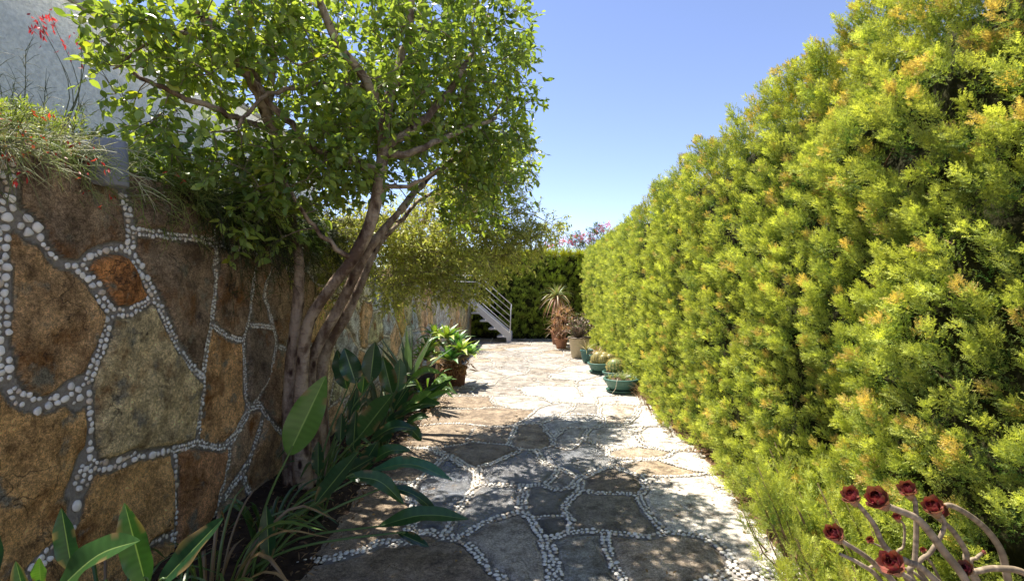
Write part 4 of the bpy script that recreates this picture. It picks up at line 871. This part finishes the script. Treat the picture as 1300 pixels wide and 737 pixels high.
b2 = bowl((1.27, 8.35, .015), .20, .17, 'small green bowl with a round pale green barrel cactus just behind the front bowl')
cactus(b2, np.array([1.27, 8.33, .27]), .13, (.22, .30, .12), .95, 900)
b3 = bowl((1.16, 9.25, .015), .245, .19, 'green bowl with a straw coloured domed cactus, between the round cactus and the small pots')
for q, (dx, dy, rr) in enumerate([(-.06, 0, .12), (.06, .05, .11), (.02, -.1, .09), (.15, -.02, .09)]): cactus(b3, np.array([1.16+dx, 9.25+dy, .25]), rr, (.34, .30, .12), 1.25, 420)
b4 = bowl((1.02, 10.55, .015), .13, .27, 'narrow blue green pot with a spiky dry leaved plant nearest the beige pot', False, (.07, .17, .155))
mb = MB(); rosette(mb, np.array([1.02, 10.55, .27]), 20, .36, .025, [(.38,.36,.14), (.42,.30,.18)], 85, 10, .2, 90, 'taper'); part(mb, 'leaves', M['succ'], b4)
b5 = bowl((1.20, 10.1, .015), .17, .22, 'green pot with reddish brown spiky plant pushed under the hedge', False)
mb = MB(); rosette(mb, np.array([1.20, 10.1, .24]), 28, .30, .028, [(.38,.18,.11), (.42,.30,.16), (.25,.22,.1)], 85, 5, .2, 91, 'taper'); part(mb, 'leaves', M['succ'], b5)

# ---------------------------------------------------------------- trailing plants on top of the wall
def trailing(loc, label, n, L, seed, cols, hang=.5, flowers=0, up=.6, wid=.35, name='coral_plant', outward=.8, fine=True, group=None):
    r = random.Random(seed); t = thing(name, loc, label, 'plant', group); mb = MB(); fl = MB(); tips = []
    for i in range(n):
        g = np.array(loc) + np.array([r.uniform(-.2, .12), r.uniform(-wid, wid), -.02]); a = r.gauss(0, 1); ln = L*r.uniform(.45, 1.1)
        d = nrm([outward*r.uniform(-.1, 1.1), a*.5, up*r.uniform(.3, 1.3)]); hg = hang*r.uniform(.2, 1.3)
        p = smooth_path([g, g + d*ln*.4, g + d*ln*.75 + np.array([.03, 0, -hg*ln*.35]), g + d*ln*.95 + np.array([.04, 0, -hg*ln*1.1])], 4)
        c = np.array(cols[r.randrange(len(cols))])*r.uniform(.7, 1.25); tube(mb, p, [.0030, .0012], 4, c, cap=False)
        for q in p[3:]:
            if fine:
                for _ in range(3):
                    e = nrm([r.gauss(0, 1), r.gauss(0, 1), r.gauss(0, 1) - .3])*r.uniform(.03, .11) + nrm(p[-1]-p[0])*.04
                    tube(mb, [q, q + e*.6, q + e + np.array([0, 0, -.012])], [.0016, .0008], 3, c*r.uniform(.8, 1.2), cap=False)
        if r.random() < flowers: tips.append(p[-1]); tips.append(p[-4])
    part(mb, 'stems', M['soft'], t)
    if tips:
        tp = np.repeat(np.array(tips), 3, axis=0) + rng.normal(0, .012, (len(tips)*3, 3)); k = len(tp); inst(fl, *SF, tp, rdir(k, (0, 0, -1)), rdir(k), .03, .010, np.array([.60, .05, .04])*rng.uniform(.6, 1.3, (k, 1))); part(fl, 'flowers', M['soft'], t, kind='stuff')
    return t
PG = [(.50,.50,.34), (.38,.42,.18), (.60,.56,.40), (.26,.33,.10)]
trailing((-2.22, 2.05, 2.02), 'straggly pale stemmed plant with red tubular flowers nearest the corner of the wall top', 80, .40, 1, PG, .5, .35, .5, .25, group='plants trailing over the wall top')
trailing((-2.33, 2.45, 2.02), 'bleached wiry plant with red flowers spilling over the grey wall lamp', 80, .36, 2, PG, .45, .25, .5, .26, group='plants trailing over the wall top')
trailing((-2.22, 3.0, 2.02), 'green wiry shrub arching over the wall just past the lamp', 150, .42, 3, [(.22,.30,.06), (.12,.18,.04), (.32,.36,.10)], .7, 0, .6, .25, group='plants trailing over the wall top')
trailing((-2.15, 3.4, 2.02), 'dark thick mass of hanging stems halfway to the tree', 260, .50, 4, [(.035,.05,.015), (.06,.08,.02), (.04,.04,.015)], 1.0, 0, .35, .28, group='plants trailing over the wall top')
trailing((-2.2, 3.95, 2.02), 'bright green feathery plant on the wall top beside the tree', 220, .45, 5, [(.16,.27,.04), (.26,.36,.06), (.08,.14,.03)], .8, 0, .5, .35, group='plants trailing over the wall top')
trailing((-2.15, 4.7, 2.0), 'dark hanging growth on the wall top behind the tree trunk', 200, .5, 6, [(.05,.07,.02), (.09,.12,.03)], 1.0, 0, .4, .4, group='plants trailing over the wall top')
trailing((-2.25, 5.6, 1.85), 'olive green hanging growth on the wall top under the variegated tree', 160, .5, 7, [(.12,.16,.04), (.2,.2,.06)], .9, 0, .4, .45, group='plants trailing over the wall top')
t = trailing((-2.75, 2.45, 2.0), 'tall loose flower sprays with dark red blooms rising against the stucco', 26, .95, 9, [(.14,.15,.07), (.10,.12,.06)], .15, 0, 1.6, .55, outward=-.2)
fl = MB(); pts = np.concatenate([P(px, py, 2.9) + rng.normal(0, 1, (n, 3))*(.018, .02, .03) for px, py, n in ((52,38,26),(62,22,16),(104,50,20),(112,58,18),(44,24,12),(75,55,6),(84,55,5),(106,74,5),(118,70,5))]); k = len(pts); inst(fl, *SF, pts, rdir(k, (.3, 0, -1)), rdir(k), .035, .011, np.array([.50, .05, .08])*rng.uniform(.5, 1.4, (k, 1))); 
sb = MB()
for px, py in ((52,38),(62,22),(104,50),(112,58),(44,24)): tube(sb, smooth_path([(-2.75, 2.7, 2.0), P(95, 130, 2.95) + rng.normal(0, .02, 3), P(px, py-8, 2.9)], 5), [.004, .0015], 4, (.12, .13, .07))
part(fl, 'flowers', M['soft'], t, kind='stuff'); part(sb, 'flower_stalks', M['stem'], t)
def bushy(loc, label, rad, nt, L, wd, cols, seed, name='low_shrub', group=None, tpl=SF, cat='shrub', m='soft'):
    r = np.random.default_rng(seed); t = thing(name, loc, label, cat, group); leaf, wood = MB(), MB(); c = np.array(loc) + np.array([0, 0, rad[2]*.8])
    cols = np.array(cols)
    crown(leaf, wood, [[np.array(loc) + np.array([0, 0, -.02]), np.array(loc) + np.array([.01, 0, rad[2]*.3]), c]], [(c, rad, 1)], nt, 27, L, wd, tpl, lambda k, tn_, rr, p: cols[rr.integers(0, len(cols), k)]*rr.uniform(.7, 1.25, (k, 1)), .1, rad[2]*.5, .002, seed)
    part(wood, 'stems', M['stem'], t); part(leaf, 'foliage', M[m], t); return t
bushy((-2.32, 2.1, 2.02), 'rounded lime green cushion plant at the left end of the wall top', (.15, .17, .15), 130, .035, .007, [(.36,.42,.06), (.26,.34,.05)], 21, group='shrubs on the terrace')
bushy((-2.75, 2.1, 2.0), 'leafy green shrub at the left edge above the wall', (.25, .15, .28), 60, .05, .022, [(.14,.24,.04), (.25,.33,.05)], 22, group='shrubs on the terrace')
bushy((-2.50, 2.62, 2.0), 'fine leaved yellow green mound directly behind the wall lamp', (.22, .28, .22), 240, .035, .008, [(.30,.38,.08), (.18,.27,.05), (.40,.42,.16)], 28, group='shrubs on the terrace')
bushy((-2.42, 3.2, 2.0), 'fine leaved green mound spilling over the wall beyond the lamp', (.25, .30, .20), 240, .035, .009, [(.22,.32,.06), (.12,.20,.04)], 29, group='shrubs on the terrace')
bushy((-2.9, 3.6, 2.0), 'loose green shrub on the terrace behind the hanging stems', (.45, .45, .28), 160, .04, .014, [(.12,.20,.04), (.22,.28,.06)], 23, group='shrubs on the terrace')
bushy((-3.0, 4.9, 1.98), 'leafy shrub on the terrace behind the tree stems', (.5, .6, .35), 220, .045, .018, [(.10,.17,.04), (.20,.25,.06)], 24, group='shrubs on the terrace')
bushy((-2.9, 7.4, 1.7), 'rounded shrub on the terrace beyond the variegated tree', (.5, .9, .45), 260, .05, .02, [(.12,.17,.05), (.24,.26,.08)], 25, group='shrubs on the terrace')
bushy((-2.6, 10.5, 1.62), 'dense shrub on the terrace near the top of the steps', (.45, 1.3, .5), 300, .06, .025, [(.10,.15,.04), (.20,.24,.06)], 26, group='shrubs on the terrace')
bushy((-2.7, 13.3, 1.58), 'tall shrub on the terrace beside the stair landing', (.5, 1.0, .8), 300, .07, .03, [(.10,.15,.04), (.20,.24,.06)], 27, group='shrubs on the terrace')

# ---------------------------------------------------------------- foreground right: fine shrub and dark aeonium
rt = thing('rosemary_shrub', (1.12, 2.35, 0), 'fine needled bright green shrub sprawling at the hedge foot in the foreground', 'shrub')
mb = MB(); k = 150; base = np.stack([rng.uniform(1.10, 1.5, k), rng.uniform(1.5, 2.95, k), np.zeros(k)], 1); base[:, 0] += (base[:, 1]-2.2)*.18; base[:, 2] = rng.uniform(.0, .28, k) + np.clip(base[:, 0]-1.1, 0, .3)*.6
plumes(mb, base, np.tile([-.35, -.1, .6], (k, 1)), .35, .7, 1, .22, .045, 60, SP6, ((.12,.22,.05), (.62,.66,.16), (.4,.3,.1)), .036, .05); part(mb, 'foliage', M['hedge'], rt, smooth=False)
mb = MB()
for b in base[:70]: tube(mb, [(b[0]+.1, b[1], -.02), b, b + (-.08, 0, .18)], [.006, .002], 4, (.2, .14, .08))
part(mb, 'stems', M['stem'], rt)

aY = 1.12
ae = thing('aeonium_plant', (1.02, 1.2, 0), 'bare grey stems tipped with closed dark red rosettes in the bottom right corner', 'succulent')
paths = [([(1290,900),(1250,800),(1226,737),(1197,698),(1177,671),(1162,657),(1133,645),(1119,638)], .013, .010, .00, 1.35),
 ([(1240,800),(1177,727),(1152,713),(1133,703),(1120,688),(1110,666),(1093,644),(1083,634)], .010, .0065, -.03, 1.0),
 ([(1200,800),(1157,732),(1161,713),(1163,683),(1163,654),(1161,634),(1154,626)], .009, .0065, .03, 1.0),
 ([(1210,790),(1167,723),(1182,700),(1194,681),(1199,666),(1196,656),(1187,648)], .008, .006, .05, 1.15),
 ([(1300,800),(1280,737),(1271,700),(1251,671),(1226,651),(1205,641),(1196,645)], .012, .008, .10, 1.0),
 ([(1260,800),(1229,718),(1226,700),(1209,673),(1189,656),(1180,650)], .010, .008, .08, 0),
 ([(1180,800),(1133,737),(1118,723),(1098,705),(1071,688),(1062,682)], .009, .006, -.06, 1.0),
 ([(1150,800),(1118,737),(1091,715),(1066,703)], .008, .005, -.08, 0),
 ([(1170,780),(1140,708),(1147,693),(1148,668),(1140,659)], .005, .004, .10, .55),
 ([(1160,760),(1128,703),(1110,690),(1106,687)], .004, .003, .12, .45),
 ([(1190,790),(1160,740),(1145,728),(1136,721)], .008, .007, -.10, 1.2),
 ([(1320,860),(1330,760),(1300,727),(1263,721),(1239,725),(1229,723)], .011, .009, .02, .8),
 ([(1270,800),(1234,720),(1240,708),(1247,702)], .007, .006, .12, .3),
 ([(1220,800),(1189,727),(1177,708),(1172,700)], .005, .005, .06, .35),
 ([(1240,810),(1200,770),(1170,735),(1150,722),(1120,715),(1100,722)], .006, .005, .04, .0)]
root = np.array([1.02, 1.2, .30]); mb = MB(); sg = MB(); heads = []
tube(mb, smooth_path([(1.02, 1.2, -.02), (1.03, 1.2, .15), root], 4), [.035, .028], 10, (.30, .25, .19), rough=.1)
for pts, ra, rb, dy, hs in paths:
    p = np.array([P(x, y, aY + dy) for x, y in pts]); q = smooth_path(np.vstack([root, (root*.5 + p[0]*.5), p]), 9)
    tube(mb, q, [ra*.78, ra*.66, rb*.64], 9, np.vstack([np.repeat(np.array([.34, .265, .18]) * rng.uniform(.55, 1.2, (len(q), 1)), 9, 0), np.full((2, 3), .2)]), rough=.10)
    for i in range(8, len(q)-1, 2): pass
    if hs > 0: heads.append((p[-1], nrm(p[-1]-p[-2]), hs))
part(mb, 'stems', M['stem'], ae)
for hi, (c, d, hs) in enumerate(heads):
    mb = MB(); ax = nrm(d*.8 + np.array([-.05, -.45, .35])); u = nrm(np.cross(ax, (.3, .2, 1))); v = np.cross(ax, u); R0 = .0215*hs
    for ring, (nn_, el, ln, wd, lift) in enumerate(((4, 97, .85, .9, .30), (5, 90, 1.0, 1.05, .15), (6, 80, 1.2, 1.15, .02), (7, 58, 1.25, 1.1, -.12))):
        for i in range(nn_):
            a = i*2*pi/nn_ + ring*.4 + random.uniform(-.12, .12); e = R(el + random.uniform(-8, 8)); rad = u*cos(a) + v*sin(a)
            b = c + rad*R0*.22 + ax*R0*lift; m = b + (rad*cos(e) + ax*sin(e))*R0*ln*.6 + rad*R0*.18; tp = b + ax*R0*ln*1.15*sin(e) + rad*R0*cos(e)*ln*1.1
            cc = np.array([(.08,.010,.014), (.17,.022,.032), (.27,.045,.055), (.34,.12,.09)][ring])*random.uniform(.75, 1.3)
            blade(mb, [b, m, tp], R0*wd, -rad*.9 + ax*.4, cc, .42, 0, cc*1.3, 'petal', 9)
    lathe_c = MB(); 
    tube(mb, [c - ax*R0*.9, c - ax*R0*.2, c + ax*R0*.25], [R0*.28, R0*.50, R0*.42], 10, (.33, .19, .11)); part(mb, 'rosette', M['succ'], ae)

# ---------------------------------------------------------------- litter, weeds
def scatter(name, label, k, xf, yr, z, L, Wd, cols, flat=.25):
    mb = MB(); y = rng.uniform(yr[0], yr[1], k); x = xf(y, rng.random(k)); cols = np.array(cols); D = nrm(rng.normal(size=(k, 3))*(1, 1, flat)); Nn = nrm(np.array([0, 0, 1.]) + rng.normal(0, .35, (k, 3)))
    inst(mb, *SF, np.stack([x, y, z + rng.random(k)*.015], 1), D, Nn, L*rng.uniform(.5, 1.2, k), Wd*rng.uniform(.5, 1.2, k), cols[rng.integers(0, len(cols), k)]*rng.uniform(.6, 1.3, (k, 1))); return tag(mb.build(name, M['soft']), label, 'leaf litter', None, 'stuff')
scatter('bed_leaf_litter', 'dead leaves and twigs on the dark bed', 2600, lambda y, r: -2.0 + .85*r, (1.6, 8), .055, .05, .014, [(.16,.09,.05), (.25,.16,.09), (.09,.06,.04), (.34,.22,.12)])
scatter('hedge_foot_litter', 'dry needles and leaves at the hedge foot', 3500, lambda y, r: 1.30 + .35*r**.7, (2, 13), .03, .045, .008, [(.28,.17,.09), (.4,.27,.15), (.2,.12,.07)])
scatter('path_leaf_litter', 'few fallen leaves scattered on the path', 420, lambda y, r: -1.1 + 2.4*r, (2.6, 12), .027, .035, .013, [(.25,.15,.07), (.36,.22,.08), (.15,.10,.05)])
scatter('lime_debris', 'small dark leaf crumbs in the paving joints', 700, lambda y, r: -1.2 + .7*r**1.6, (2.5, 9), .026, .012, .008, [(.12,.08,.05), (.25,.17,.1)])
mb = MB()
for i in range(70):
    y = random.uniform(5.2, 8.2); x = 1.40 + random.uniform(-.05, .08); a = random.uniform(-1, 1); L_ = random.uniform(.12, .32)
    tube(mb, smooth_path([(x, y, .0), (x-.06*L_*3, y+a*.1, L_*.6), (x-.15*L_*3, y+a*.22, L_*.75)], 3), [.003, .001], 4, (.36, .24, .14), cap=False)
tag(mb.build('dry_weeds', M['soft']), 'dry straw weeds at the hedge foot beside the front bowl', 'weeds', None, 'stuff')
